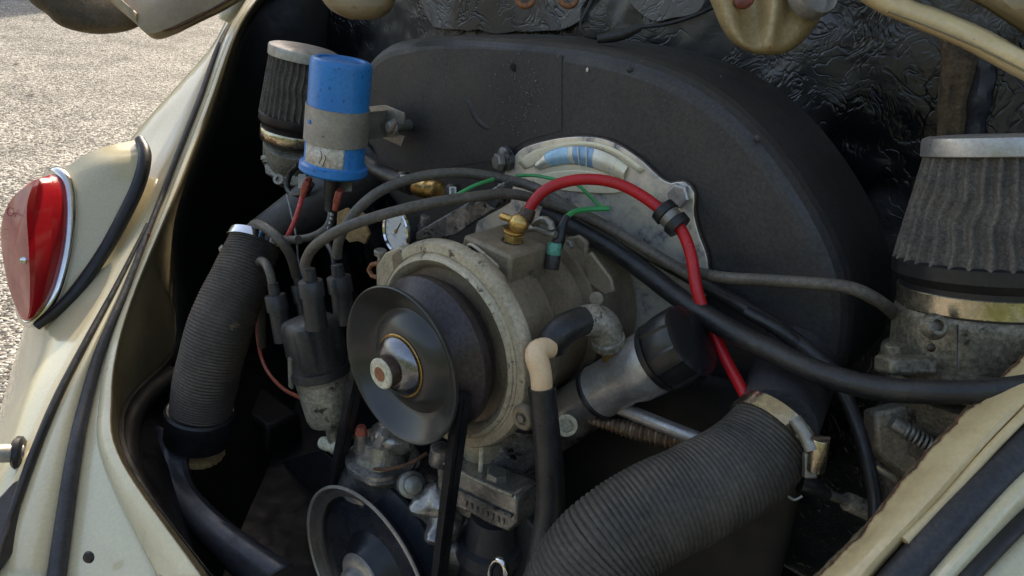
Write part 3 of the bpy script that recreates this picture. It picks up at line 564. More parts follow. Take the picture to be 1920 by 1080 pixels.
part('chip', MB().blob(Pa(1101, 131, SA+.001), RX*.0014, ZX*.002, AX*.0006, 8), M['white'], shroud)
rn = random.Random(3); dirt = MB()
for k in range(170):
    x = rn.gauss(985, 30); y = rn.gauss(185, 42)
    if 100 < y < 262: dirt.blob(Pa(x, y, SA+.0012), RX*rn.uniform(.0003, .0010), ZX*rn.uniform(.0003, .0010), AX*.0004, 6)
for k in range(60): dirt.blob(Pa(rn.uniform(720, 1400), rn.uniform(110, 300), SA+.0006), RX*rn.uniform(.0002, .0006), ZX*rn.uniform(.0002, .0006), AX*.0003, 6)
dp = part('dirt_specks', dirt, M['grit'], shroud); dp['kind'] = 'stuff'
for x, y in ((706, 170), (1180, 130), (1420, 260)): part('rivet', MB().blob(Pa(x, y, SA-.0005), RX*.003, ZX*.003, AX*.0015, 12), M['shroud'], shroud)
# hose outlets of the shroud
part('outlet', MB().tube(Pas([(700,300,-.24),(640,350,-.20),(560,400,-.16),(490,450,-.13)]), [.04, .036, .028, .026], 28), M['shroud'], shroud)
part('outlet', MB().tube(Ws([(1520,600,.645),(1500,660,.61),(1478,730,.57),(1454,800,.515)]), [.036, .034, .031, .028], 28), M['duct'], shroud)
# ------------------------------------------------------------------ backing plate of the fan
bp_ = thing('fan_backing_plate', 'shiny zinc backing plate with a crescent of painted blue and straw reflections', 'metal plate', Pa(1140, 500, SA+.003))
ol = spline(Pas([(962,300),(985,277),(1040,261),(1100,256),(1150,266),(1200,297),(1236,330),(1258,343),(1285,340),(1303,362),(1302,400),(1312,440),(1328,490),(1322,560),(1250,620),(1100,640),(950,600),(895,480),(902,400),(940,340)], SA+.003), 120, True)[0]
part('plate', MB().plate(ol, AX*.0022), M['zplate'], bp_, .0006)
part('edge_gasket', MB().tube([p-AX*.0005 for p in ol], .0014, 8, closed=True), M['brownnut'], bp_)
def band(o, i, a, mt, name, rise=.002):
    o = spline(Pas(o, a), 24)[0]; i = spline(Pas(i, a), 24)[0]
    mid_ = [p.lerp(q, .5)+AX*rise for p, q in zip(o, i)]
    part(name, MB().loft([o, mid_, i], None, 4), mt, bp_, solid=.0006)
SP = SA+.0056
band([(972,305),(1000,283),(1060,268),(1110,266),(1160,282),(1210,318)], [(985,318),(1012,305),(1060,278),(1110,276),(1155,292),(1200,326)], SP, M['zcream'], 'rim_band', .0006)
arc_o = [(1003,305),(1030,283),(1065,275),(1105,276),(1145,290),(1178,312)]
arc_i = [(1012,318),(1035,312),(1065,308),(1100,312),(1140,325),(1170,338)]
AO = spline([Vector((*p, 0)) for p in arc_o], 25)[0]; AI = spline([Vector((*p, 0)) for p in arc_i], 25)[0]
for k0, k1, mt in ((0, 3, 'zplate'), (3, 9, 'zblue'), (9, 10, 'zstraw'), (10, 15, 'zblue2'), (15, 21, 'zstraw'), (21, 24, 'zcream')):  # blue and straw reflections painted on as band colours
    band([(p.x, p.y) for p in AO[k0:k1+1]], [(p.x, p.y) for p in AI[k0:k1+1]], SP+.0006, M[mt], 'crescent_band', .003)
for k in (11, 13): part('reflection_stripe', MB().tube([Pa(AO[k].x, AO[k].y, SP+.003), Pa((AO[k].x+AI[k].x)/2, (AO[k].y+AI[k].y)/2, SP+.0048), Pa(AI[k].x, AI[k].y, SP+.003)], .0006, 6), M['zstraw'], bp_)  # thin pale stripes painted into the blue reflection
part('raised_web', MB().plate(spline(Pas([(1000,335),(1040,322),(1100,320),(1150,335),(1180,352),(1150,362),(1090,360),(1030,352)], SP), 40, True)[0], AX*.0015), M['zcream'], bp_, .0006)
part('bolt', MB().hexb(Pa(1277, 366, SA+.005), AX, .0105, .007), M['alu'], bp_)
t = thing('shroud_bolt', 'corroded hex bolt at the left tip of the shiny backing plate', 'bolt', Pa(942, 303, SA+.003))
part('head', MB().hexb(Pa(940, 303, SA+.012), AX-RX*.3, .0085, .007), M['zinc'], t)
part('clip', MB().lathe(Pa(952, 298, SA+.004), AX-RX*.2, [(0, .012), (.006, .012), (.008, .009)], 10).jitter(.002, 150), M['block'], t)
# ------------------------------------------------------------------ alternator
al = thing('alternator', 'dusty brown cast alternator behind the pulleys', 'alternator', CF(0, -.12, -.09))
back = -AX
part('body', MB().lathe(CF(0, -.055, 0), back, [(0, .05), (0, .074), (.006, .078), (.05, .078), (.052, .076), (.056, .074), (.095, .074), (.098, .078), (.102, .082), (.158, .082), (.160, .078), (.160, .02)], 72), M['castbrown'], al)
# cast top block with slot
bt = MB(); bt.box(CF(.012, -.098, .074), RX*.028, AX*.024, ZX*.016, .95); part('terminal_block', bt, M['castbrown'], al, .003)
def slot(px, a): return Pa(*px, a)
sl = Pas([(877,462),(884,457),(928,494),(932,512),(926,515),(918,503)], -.0725)
part('slot', MB().plate(sl, AX*-.02), M['plastic_gloss'], al, .0008)
part('slot_rim', MB().tube(Pas([(876,470),(880,459),(892,464),(925,492),(933,500),(930,514)], -.0715), .0016, 8, step=.002), M['cast'], al)
part('lug', MB().plate(Pas([(1098,482),(1112,470),(1150,520),(1156,545),(1140,552),(1108,530)], -.158), AX*.004), M['castbrown'], al, .0015)
part('strap', MB().lathe(CF(0, -.150, 0), back, [(0, .0825), (.0, .0845), (.004, .0845), (.004, .0825)], 72), M['castbrown'], al)
part('ear', MB().plate(Pas([(1060,445),(1085,440),(1100,455),(1098,480),(1130,520),(1120,560),(1090,545),(1075,490),(1055,470)], -.17), AX*-.006), M['castbrown'], al, .002)
part('screw', MB().hexb(Pa(1070, 458, -.166), AX, .005, .005), M['zinc'], al)
part('screw', MB().cyl(Pa(1118, 560, -.158), Pa(1118, 560, -.150), .006), M['castbrown'], al)
# ring
rg = thing('clamp_ring', 'pale beige cast ring bracket around the alternator pulley', 'ring bracket', CF(0, -.055, -.09))
def rfr(an, t, r): return r*(1+.006*noise.noise(Vector((math.cos(an)*4, math.sin(an)*4, t*50))))
part('ring', MB().lathe(CF(0, -.064, 0), AX, [(0, .071), (.0, .087), (.004, .0902), (.011, .0902), (.0145, .088), (.0155, .0815), (.0145, .080), (.018, .0785), (.0195, .0755), (.0175, .073), (.013, .069), (.006, .068), (.0, .0685)], 120, fr=rfr, cap0=False, cap1=False), M['cast'], rg)
part('lug', MB().plate(Pas([(705,540),(704,500),(720,475),(745,462),(765,478),(742,505),(735,540)], -.052), AX*-.014), M['cast'], rg, .002)
part('notch', MB().plate(Pas([(738,478),(752,466),(762,485),(748,512),(742,505)], -.0515), AX*.003), M['castbrown'], rg, .001)
part('tab', MB().plate(Pas([(872,470),(900,478),(940,520),(950,556),(935,572),(905,520)], -.058), AX*-.006), M['castbrown'], rg, .002)
part('screw', MB().lathe(CF(.093, -.050, -.018), AX, [(0, .0105), (.004, .0105), (.006, .009), (.006, .0055), (.004, .005), (.004, 0)], 28, cap1=False), M['castbrown'], rg)
part('screw', MB().lathe(CF(.093, -.047, -.018), AX, [(0, .004), (.004, .003)], 12), M['zinc'], rg)
part('step', MB().lathe(CF(.0, -.052, 0), AX, [(0, .0815), (.004, .081), (.005, .079), (0, .0785)], 60, cap0=False, cap1=False, arc=1.4, ph=-.6), M['cast'], rg)
# pulley
pl = thing('alternator_pulley', 'black dished alternator pulley with pale nut and rusty shaft end', 'pulley', CF(0, -.02, -.066))
part('front_flange', MB().lathe(CF(0, 0, 0), AX, [(-.016, .048), (-.0065, .060), (-.003, .0645), (-.001, .0655), (.0008, .0655), (.0015, .0645), (.0008, .0628), (-.002, .0605), (-.0095, .050), (-.0125, .0465), (-.0135, .044), (-.0125, .0425), (-.0095, .040), (-.0055, .034), (-.0025, .029), (-.002, .026), (-.002, .008)], 120, cap0=False), M['pulley'], pl)
part('rear_flange', MB().lathe(CF(0, 0, 0), AX, [(-.048, .03), (-.048, .0595), (-.0385, .0600), (-.038, .0640), (-.037, .0655), (-.030, .0655), (-.0285, .064), (-.017, .0485), (-.016, .048)], 120), M['pulley_rear'], pl)
part('washer', MB().lathe(CF(0, -.0018, 0), AX, [(0, .0262), (.0006, .0264), (.0012, .0258), (.0014, .014)], 64), M['brass'], pl)
part('dome_washer', MB().lathe(CF(0, -.0003, 0), AX, [(0, .0240), (.001, .0245), (.0025, .0238), (.006, .0195), (.0085, .0155), (.009, .0135)], 64), M['dullchrome'], pl)
part('nut', MB().lathe(CF(0, .0084, 0), AX, [(0, .0128), (.0075, .0128), (.0085, .0122)], 40), M['brownnut'], pl)
part('nut_face', MB().lathe(CF(0, .0166, 0), AX, [(0, .0125), (.0012, .0125), (.002, .0115), (.002, .0065)], 40), M['creamnut'], pl)
part('shaft_end', MB().lathe(CF(0, .0183, 0), AX, [(0, .0062), (.0008, .0058)], 32), M['copper'], pl)
# crank pulley
cp = thing('crank_pulley', 'large dark crankshaft pulley with worn bright rim, cut by the lower frame edge', 'pulley', CF(-.02, -.02, -.31))
cw = Pa(684, 1083, -.012); 
CR_ = .097
part('front_flange', MB().lathe(cw, AX, [(-.014, CR_*.80), (-.006, CR_*.95), (-.003, CR_*.965), (-.004, CR_*.955), (-.0055, CR_*.92), (-.0085, CR_*.855), (-.011, CR_*.83), (-.024, CR_*.80), (-.025, CR_*.5), (-.010, CR_*.42), (-.006, CR_*.36), (.004, CR_*.30), (.006, CR_*.2)], 120, cap0=False), M['crankp'], cp)
part('rim_face', MB().lathe(cw, AX, [(-.0002, CR_*.968), (-.0006, CR_*.955), (-.0035, CR_*.935), (-.0045, CR_*.925), (-.0040, CR_*.90), (-.0065, CR_*.85), (-.009, CR_*.845)], 120, cap0=False, cap1=False), M['crankrim'], cp)
part('rim_edge', MB().lathe(cw, AX, [(-.002, CR_*.985), (-.0004, CR_*1.0), (.0012, CR_*.998), (.0016, CR_*.975), (.0, CR_*.965)], 120, cap0=False, cap1=False), M['wornsteel'], cp)
part('rear_flange', MB().lathe(cw, AX, [(-.032, CR_*.5), (-.032, CR_*.97), (-.030, CR_*1.0), (-.026, CR_*1.0), (-.016, CR_*.80), (-.014, CR_*.80)], 120), M['crankrear'], cp)
part('bolt', MB().lathe(cw, AX, [(.0035, .0285), (.006, .028), (.009, .0235), (.010, .020), (.0105, .017), (.017, .0165), (.019, .014)], 40), M['alu'], cp)
for k in range(0):
    an = .8+k*2.1
    part('web_hole', MB().blob(cw+AX*-.0125+RX*.048*math.cos(an)+ZX*.048*math.sin(an), RX*.010, ZX*.012, AX*.002, 14), M['plastic_gloss'], cp)
# belt: two straight runs between pulley grooves
def belt_run(pts, w_, th=.0045):
    b = MB(); q = spline(pts, 20)[0]; vs = []; fs = []
    for i, p in enumerate(q):
        tg = (q[min(i+1, 19)]-q[max(i-1, 0)]).normalized(); s_ = tg.cross(AX).normalized()
        for (x, y) in ((-w_*.5, -th), (-w_*.38, th), (w_*.38, th), (w_*.5, -th), (w_*.18, -th), (w_*.15, -th*.6), (w_*.10, -th*.6), (w_*.07, -th)): vs.append(p + AX*x + s_*y)
    for i in range(19):
        for k in range(8): fs.append((i*8+k, i*8+(k+1) % 8, (i+1)*8+(k+1) % 8, (i+1)*8+k))
    b.add(vs, fs + [tuple(range(8)), tuple(152+k for k in range(8))]); return b
ph_ = -.0145
vb = thing('fan_belt', 'black fan belt running between the two pulleys', 'belt', CF(0, ph_, -.2))
u1 = CF(0, ph_, 0); u2 = cw + AX*-.0155
def tang(side):
    r1_, r2_ = .057, CR_*.86; dv = u2-u1; L = dv.length; dz = dv.normalized(); px_ = dz.cross(AX).normalized()*side
    sn = (r1_-r2_)/L; cs_ = math.sqrt(1-sn*sn)
    nn = px_*cs_ + dz*sn
    return u1+nn*r1_, u2+nn*r2_, px_
for sd_ in (1, -1):
    a_, b_, _ = tang(sd_); part('belt_run', belt_run([a_, a_.lerp(b_, .5)+AX*.001, b_], .013), M['rubber'], vb)
# ------------------------------------------------------------------ ignition coil
cl = thing('ignition_coil', 'bright blue ignition coil with worn paper label in a steel band', 'ignition coil', W(627, 330, .725))
ct = W(641, 112, .680); cb_ = W(625, 322, .722); cx = (cb_-ct).normalized(); cL = (cb_-ct).length
part('can', MB().lathe(ct, cx, [(.0008, .0), (.0008, .0195), (.0012, .0205), (-.0004, .0212), (-.0006, .024), (.0, .0262), (.0015, .0277), (.004, .0285), (cL-.012, .0285), (cL-.009, .0300), (cL-.008, .0325), (cL-.002, .0330), (cL, .031), (cL+.001, .02)], 72, cap0=False), M['blue'], cl)
part('top_nub', MB().lathe(ct+cx*.0016, -cx, [(0, .003), (.0012, .002)], 12), M['blue'], cl)
part('band', MB().lathe(ct+cx*(cL*.40), cx, [(0, .0288), (0, .0300), (.0335, .0302), (.0335, .0288)], 72, cap0=False, cap1=False), M['band'], cl)
xx, yy = frame(cx)
# label wraps the lower left front
vd = (CAMP-cb_).normalized(); vx = (vd-cx*vd.dot(cx)).normalized(); vy = cx.cross(vx)
if vy.dot(RT) < 0: vy = -vy
def on(an, t, r=.0289): return ct+cx*t+(vx*math.cos(an)+vy*math.sin(an))*r
lbv = MB(); N1 = 22
lvs = [on(-1.15+1.45*i/N1, cL*.40+.0325+.026*j+(.0007*math.sin(i*2.1) if j else 0)) for j in (0, 1) for i in range(N1+1)]
lbv.add(lvs, [(i, i+1, N1+2+i, N1+1+i) for i in range(N1)])
part('label', lbv, M['label'], cl, solid=.0003)
for k in range(2):      # faded scrawl left on the label
    a0 = -.45+k*.13
    part('scrawl', MB().tube([on(a0, cL*.40+.038+.003*(k % 2), .0292), on(a0+.05, cL*.40+.043, .0292), on(a0-.03, cL*.40+.050+.002*(k % 3), .0292)], .0004, 5, step=.002), M['brownnut'], cl)
part('hole', MB().lathe(on(-.95, cL*.40+.014, .0297), (vx*math.cos(-.95)+vy*math.sin(-.95)), [(0, .0022), (.0012, .0021)], 14), M['blue'], cl)
tb = thing('coil_bracket', 'zinc bracket tab bolted to the shroud right of the blue coil', 'bracket', Pa(735, 240, -.15))
part('tab', MB().plate(Pas([(690,200),(722,197),(758,212),(758,232),(742,236),(745,252),(758,256),(752,275),(715,258),(690,262)], -.195), AX*-.0022), M['zinc'], tb, .0005)
part('arm', MB().box(Pa(690, 236, -.17), RX*.0012, ZX*.015, AX*.03), M['zinc'], tb, .0005)
part('bolt', MB().lathe(Pa(739, 238, -.195), AX-RX*.2, [(0, .0085), (.002, .0085), (.0025, .0065), (.007, .0062), (.008, .005)], 24), M['band'], tb)
part('bolt_slot', MB().box(Pa(739, 238, -.1865), (RX*.6+ZX).normalized()*.0055, (RX-ZX*.6).normalized()*.0009, AX*.0006), M['copper'], tb)
part('spacer', MB().cyl(Pa(739, 238, -.197), Pa(739, 238, -.197)-AX*.025, .006), M['zinc'], tb)
part('tower', MB().lathe(cb_, cx, [(0, .026), (.003, .022), (.004, .0115), (.010, .0082), (.028, .0074), (.030, .0062), (.040, .0058)], 32), M['plastic'], cl)
def spade(base, tip, nm, lab):
    b = MB(); d_ = (tip-base); x_, y_ = frame(d_)
    b.box(base.lerp(tip, .3), x_*.0062, y_*.0032, d_*.3); part(nm, b, M['redconn'], cl, .0012, label=lab)
    part('crimp', MB().cyl(base.lerp(tip, .55), tip, .0036, .0028), M['redconn'], cl)
spade(W(578, 336, .722), W(567, 368, .732), 'terminal', 'faded red push-on terminal, left')
spade(W(638, 356, .712), W(628, 394, .722), 'terminal', 'faded red push-on terminal, right')
part('blade', MB().box(W(645, 348, .74), RT*.008, UP*.006, FW*.001), M['zinc'], cl, .0003)
part('blade', MB().box(W(567, 340, .728), RT*.004, UP*.007, FW*.001), M['zinc'], cl, .0003)
# ------------------------------------------------------------------ air filters
def air_filter(name, label, top, bot, rt, rb_, pleats, body_len, seed, hf=(.0, .09, .66, .76, .88)):
    t = thing(name, label, 'air filter', bot, group='cone air filters')
    d = (bot-top).normalized(); L = (bot-top).length; vis = CAMP
    e = rt*.06
    part('cap', MB().lathe(top, d, [(-.0008, 0), (-.0012, rt*.55), (-.0004, rt*.9), (.001, rt*.985), (.0035, rt), (L*.105, rt), (L*.11, rt*.985), (L*.11, rt*.9)], 72, cap0=False), M['alu'], t)
    per = 12; seg = pleats*per; rows = 44; z0, z1 = L*.105, L*.70; b = MB(); vs = []; fs = []; x, y = frame(d)
    for j in range(rows+1):
        q = j/rows; tt = z0+(z1-z0)*q; r0_ = (rt*.93)*(1-q)+rb_*q
        for k in range(seg):
            an = 2*math.pi*k/seg
            sh = (.55*math.sin(q*7+an*1.3+seed)+.35*math.sin(q*15+an*3+seed*2))*math.sin(math.pi*q)**.7
            sh += .5*noise.noise(Vector((math.cos(an)*2.2, math.sin(an)*2.2, q*3+seed)))
            ph = pleats*an + sh*1.5
            r = r0_*(.925+.105*((.5+.5*math.cos(ph))**1.5))
            vs.append(top+d*tt+x*(r*math.cos(an))+y*(r*math.sin(an)))
    for j in range(rows):
        for k in range(seg): fs.append((j*seg+k, j*seg+(k+1) % seg, (j+1)*seg+(k+1) % seg, (j+1)*seg+k))
    b.add(vs, fs); part('pleated_element', b, M['pleat'], t, sharp=180)
    part('rubber_base', MB().lathe(top, d, [(L*.69, rb_*.9), (L*.69, rb_*1.0), (L*.70, rb_*1.03), (L*.775, rb_*1.03), (L*.79, rb_*1.0), (L*.83, rb_*.93), (L*.99, rb_*.92), (L*.995, rb_*.88), (L*.995, rb_*.6)], 72), M['rubber'], t)
    part('hose_clamp', MB().lathe(top, d, [(L*.86, rb_*.92), (L*.86, rb_*.945), (L*.865, rb_*.955), (L*.965, rb_*.955), (L*.97, rb_*.945), (L*.97, rb_*.92)], 72), M['clampband'], t)
    return t, d, L
ft, bt_ = W(1874, 254, .49), W(1842, 580, .513)
air_filter('air_filter', 'large cone air filter with grey metal cap at the right edge', ft, bt_, .0455, .0565, 31, .1, 1.3)
ft2, bt2 = W(570, 90, .92), W(551, 268, .966)
air_filter('air_filter', 'small cone air filter standing behind the blue coil', ft2, bt2, .0425, .0455, 34, .1, 4.1)
# carburettors
cf_ = thing('carburettor', 'grey weathered throttle body below the large right air filter', 'carburettor', W(1800, 900, .60))
dd_ = (W(1800, 900, .60)-bt_).normalized(); xl = -RT
part('throat', MB().lathe(bt_, W(1829, 695, .522)-bt_, [(-.004, .05), (0, .0545), (.004, .0555), (.032, .0555), (.034, .058), (.052, .058)], 64), M['carb'], cf_)
cdir = (W(1829, 695, .522)-bt_).normalized(); cfl = W(1829, 695, .522)
part('flange', MB().lathe(cfl-cdir*.012, cdir, [(0, .0585), (.001, .0605), (.004, .061), (.0045, .060), (.009, .0605), (.0095, .062), (.013, .0625), (.0135, .05)], 64, fr=lambda a, t, r: r*(1+.05*max(0, math.cos(2*a+.6)))), M['carb'], cf_)
part('lower_body', MB().lathe(cfl, W(1795, 900, .555)-cfl, [(.008, .054), (.02, .050), (.045, .047), (.050, .050), (.056, .050), (.058, .046), (.10, .044)], 56), M['carb'], cf_)
part('seat', MB().box(W(1698, 684, .487), RT*.016, UP*.006, FW*.012), M['carb'], cf_, .003)
part('boss', MB().cyl(W(1676, 645, .50), W(1672, 692, .505), .006), M['carb'], cf_)
part('boss', MB().lathe(W(1750, 612, .474), -FW+UP*.2, [(0, .009), (.004, .0075), (.0055, .006), (.0055, .0038), (.002, .0035), (.002, 0)], 24, cap1=False), M['carb'], cf_)
part('screw', MB().blob(W(1746, 652, .472), RT*.003, UP*.003, FW*.0015, 10), M['brownnut'], cf_)
part('seam', MB().box(W(1796, 650, .468), RT*.0002, UP*.014, FW*.001), M['block'], cf_)
mf = thing('intake_manifold', 'dull grey intake manifold under the right carburettor', 'manifold', W(1720, 880, .60))
part('elbow', MB().tube(Ws([(1790,740,.565),(1760,800,.575),(1740,860,.58),(1740,960,.59)]), [.05, .046, .043, .04], 36), M['block'], mf)
part('face', MB().plate(Ws([(1640,775,.53),(1700,760,.525),(1800,800,.52),(1790,900,.525),(1700,900,.535),(1645,850,.535)]), FW*.02), M['castgrey'], mf, .003)
part('stud', MB().cyl(W(1672, 790, .515), W(1712, 815, .512), .0055), M['zinc'], mf)
sp_ = MB(); sa, sb2 = W(1695, 806, .512), W(1755, 842, .506); ax_ = (sb2-sa); sx, sy = frame(ax_)
sp_.tube([sa+ax_*(k/60)+(sx*math.cos(k*.75)+sy*math.sin(k*.75))*.005 for k in range(61)], .0011, 6, step=.0012); part('spring', sp_, M['zinc'], mf)
part('stud', MB().cyl(sa, sb2, .003), M['brownnut'], mf)
cs2 = thing('carburettor', 'pale cast throttle body under the small air filter behind the blue coil', 'carburettor', W(545, 340, 1.0))
part('throat', MB().lathe(bt2, W(548, 345, 1.01)-bt2, [(-.004, .03), (0, .038), (.004, .0385), (.03, .0385), (.034, .036), (.048, .03), (.058, .024)], 48), M['castgrey'], cs2)
for x, y in ((508, 272), (522, 336)):
    part('boss', MB().lathe(W(x, y, .955), -FW, [(-.02, .0055), (.0, .0072), (.001, .0068), (.001, .0035), (-.004, .0035), (-.004, 0)], 20, cap1=False), M['castgrey'], cs2)
part('screw', MB().lathe(W(502, 305, .96), UP, [(0, .0065), (.003, .0065), (.003, .0085), (.008, .0085), (.0085, .0075)], 20), M['castgrey'], cs2)
part('arm', MB().plate(Ws([(495,308,.955),(512,300,.955),(560,320,.96),(575,345,.96),(545,345,.96),(497,326,.955)]), FW*.012), M['castgrey'], cs2, .002)
part('arm', MB().plate(Ws([(515,322,.955),(560,330,.955),(565,352,.96),(525,345,.955)]), FW*.012), M['castgrey'], cs2, .002)
# ------------------------------------------------------------------ hoses
def ribbed(pts, rad, pitch, seg=40, depth=.0016):
    return MB().tube(pts, rad, seg, step=pitch/5, fr=lambda a, s, r: r - depth*(1-abs(math.sin(math.pi*s/pitch))**.5) + .0006*noise.noise(Vector((s*40, math.cos(a)*2, math.sin(a)*2))))
hz = thing('heater_hose', 'brownish black ribbed paper hose curving down on the left', 'hose', W(370, 850, .80), group='ribbed heater hoses')
lp_ = Ws([(478,452,.79),(452,520,.775),(418,600,.765),(392,690,.77),(378,760,.785),(372,812,.80)])
part('ribbed_tube', ribbed(lp_, [.0265, .030, .0325, .0325, .0318, .0310], .0031), M['paper_l'], hz)
part('cuff', MB().lathe(W(376, 768, .786), W(370, 840, .806)-W(376, 768, .786), [(0, .033), (.002, .0355), (.006, .0362), (.012, .0350), (.036, .0350), (.038, .0335), (.038, .02)], 48), M['rubber'], hz)
part('frayed_edge', MB().lathe(W(371, 838, .806), W(369, 850, .81)-W(371, 838, .806), [(0, .028), (.003, .0285), (.007, .0275), (.008, .02)], 48, fr=lambda a, t, r: r*(1+.03*math.sin(a*23))), M['cork'], hz)
cm = thing('hose_clamp', 'bright steel band clamp at the top of the left ribbed hose', 'hose clamp', W(470, 460, .785))
ctd = (lp_[0]-lp_[1]).normalized()
part('band', MB().lathe(lp_[0]-ctd*.004, ctd, [(0, .0285), (0, .0295), (.009, .0280), (.009, .027)], 48), M['chrome'], cm)
part('screw', MB().cyl(W(420, 470, .785), W(437, 452, .785), .0035), M['zinc'], cm)
part('screw_head', MB().hexb(W(424, 466, .785), W(418, 472, .785)-W(424, 466, .785), .006, .006), M['zinc'], cm)
hb2 = thing('heater_hose', 'thick grey ribbed paper hose sweeping across the lower right', 'hose', W(1050, 1200, .52), group='ribbed heater hoses')
rp = Ws([(1452,812,.505),(1395,872,.495),(1310,922,.485),(1215,968,.478),(1130,1028,.475),(1072,1110,.48),(1045,1200,.49),(1040,1290,.50)])
part('ribbed_tube', ribbed(rp, [.0305, .032, .0325, .0328, .033, .033, .033, .033], .0031, 48), M['paper'], hb2)
cm2 = thing('hose_clamp', 'worm drive clamp with slotted screw on the large right hose', 'hose clamp', W(1500, 850, .47))
rd = (rp[0]-rp[1]).normalized()
part('band', MB().lathe(rp[0]-rd*.006, rd, [(0, .0315), (0, .0328), (.012, .0322), (.012, .0305)], 64), M['clampband'], cm2)
part('housing', MB().tube(Ws([(1490,785,.470),(1510,815,.465),(1522,845,.462)]), .0045, 10), M['zinc'], cm2)
part('screw', MB().cyl(W(1538, 822, .462), W(1528, 882, .468), .0058), M['clampband'], cm2)
part('screw_slot', MB().box(W(1539, 821, .4575), RT*.0055, UP*.0008, FW*.001), M['brownnut'], cm2)
part('lug', MB().box(W(1518, 872, .47), RT*.004, UP*.008, FW*.003), M['zinc'], cm2, .001)
# breather hoses and elbows
br = thing('breather_hose', 'plain black breather hose running down right of the cast ring', 'hose', W(1010, 1080, .54))
part('tube', MB().tube(Ws([(1015.5,726,.545),(1022,790,.55),(1030,870,.555),(1032,950,.56),(1018,1040,.56),(1000,1140,.56)]), [.0104, .0104, .0108, .0112, .0112, .0112], 24), M['hose'], br)
solo('nylon_elbow', 'cream nylon elbow joining the two breather hoses', 'hose elbow', MB().tube(Ws([(1032,652,.552),(1012,655,.545),(1006,668,.542),(1014,700,.543),(1016,735,.545)]), [.0078, .0082, .0088, .0082, .0080], 24, step=.002), M['nylon'])
solo('breather_hose', 'short black hose bent up from the cream elbow to the metal elbow', 'hose', MB().tube(Ws([(1034,660,.56),(1036,640,.558),(1062,615,.56),(1098,600,.568)]), [.0105, .0118, .0118, .0112], 24, step=.003), M['hose'])
me_ = thing('metal_elbow', 'dull grey metal pipe elbow beside the oil filler neck', 'pipe elbow', W(1140, 650, .585))
part('elbow', MB().tube(Ws([(1090,602,.568),(1115,600,.572),(1134,612,.577),(1142,640,.583)]), [.0118, .0125, .0125, .0118], 24, step=.002), M['castgrey'], me_)
part('collar', MB().lathe(W(1139, 632, .581), W(1146, 660, .59)-W(1139, 632, .581), [(0, .012), (.001, .0135), (.007, .0135), (.008, .0115)], 24), M['castgrey'], me_)
part('brass_nut', MB().hexb(W(1143, 652, .588), W(1150, 680, .596)-W(1143, 652, .588), .0085, .012), M['brass'], me_)
# oil filler
of = thing('oil_filler', 'silver oil filler neck with glossy black screw cap', 'oil filler', W(1110, 760, .63))
fa, fb_ = W(1125, 733, .615), W(1235, 672, .575); fd = (fb_-fa).normalized(); fL = (fb_-fa).length
part('neck', MB().lathe(fa, fd, [(-.05, .018), (-.01, .019), (-.004, .0225), (0, .0235), (.002, .0225), (.030, .0225), (.040, .0255), (fL, .0265), (fL+.002, .0255)], 56), M['alu'], of)
part('gasket', MB().lathe(fa, fd, [(-.004, .0238), (-.003, .0246), (0, .0246), (.001, .0236)], 56), M['rubber'], of)
part('seal_ring', MB().lathe(fb_, fd, [(0, .0265), (.001, .0285), (.006, .0285), (.007, .027)], 56), M['plastic_gloss'], of)
part('cap', MB().lathe(fb_+fd*.007, fd, [(0, .026), (.001, .0285), (.004, .0292), (.021, .0292), (.026, .028), (.028, .024), (.028, 0)], 96, cap1=False, fr=lambda a, t, r: r*(1+(.05 if math.cos(a*6) > .35 else 0)) if r > .02 else r), M['plastic_gloss'], of, sharp=30)
solo('oil_filler_stand', 'dark oily casting carrying the oil filler and alternator', 'casting', MB().tube(Ws([(1130,735,.64),(1080,770,.655),(1010,800,.675),(930,840,.69)]), [.02, .024, .03, .04], 20).tube(Ws([(990,770,.66),(960,880,.70),(950,1000,.72)]), [.03, .034, .03], 20).jitter(.003, 30), M['block'])
solo('small_pipe_stub', 'pale ring-ended pipe stub beside the breather hose', 'pipe', MB().lathe(W(1062, 797, .60), -FW-RT*.1, [(-.02, .006), (0, .009), (.002, .009), (.002, .006), (-.004, .006)], 20), M['creamnut'])
# flex tube and rod
fx = MB(); f0, f1 = W(1105, 788, .62), W(1340, 842, .575); fv = f1-f0
fx.tube([f0, f0.lerp(f1, .4)+UP*.0005, f1], [.0035, .0085, .0095], 20, step=.0009, fr=lambda a, s, r: r*(1-.28*(math.sin(math.pi*s/.0042)**2)))
solo('flexible_tube', 'rusty ribbed metal flex tube below the oil filler', 'flex tube', fx, M['spring'])
solo('metal_rod', 'plain grey metal rod lying above the rusty flex tube', 'rod', MB().cyl(W(1150, 760, .61), W(1345, 838, .56), .0058), M['alu'])
# ------------------------------------------------------------------ distributor
di = thing('distributor', 'black capped distributor with dirty aluminium body', 'distributor', Pa(620, 800, -.03))
dt, db = Pa(580, 598, -.025), Pa(622, 790, -.03); dx_ = (db-dt).normalized(); dL = (db-dt).length
part('body', MB().lathe(dt, dx_, [(dL*.50, .0275), (dL*.52, .0265), (dL*.60, .0258), (dL*.93, .0232), (dL*.99, .021), (dL*1.0, .018), (dL*1.0, .008), (dL*1.3, .008)], 48), M['castgrey'], di)
part('cap', MB().lathe(dt, dx_, [(-.003, .0), (-.003, .012), (.0, .021), (.003, .0245), (.009, .0258), (.034, .0262), (dL*.44, .0268), (dL*.445, .0292), (dL*.52, .0296), (dL*.53, .028)], 64, cap0=False, fr=lambda a, t, r: r*(1+.14*max(0, math.cos(a*4))) if t < dL*.43 else r), M['plastic'], di)
tw = [((520, 575), (512, 535), 22, -.02), ((583, 548), (580, 508), 23, -.012), ((637, 540), (632, 500), 24, -.05), ((567, 560), (556, 515), 18, -.06)]
boot = thing
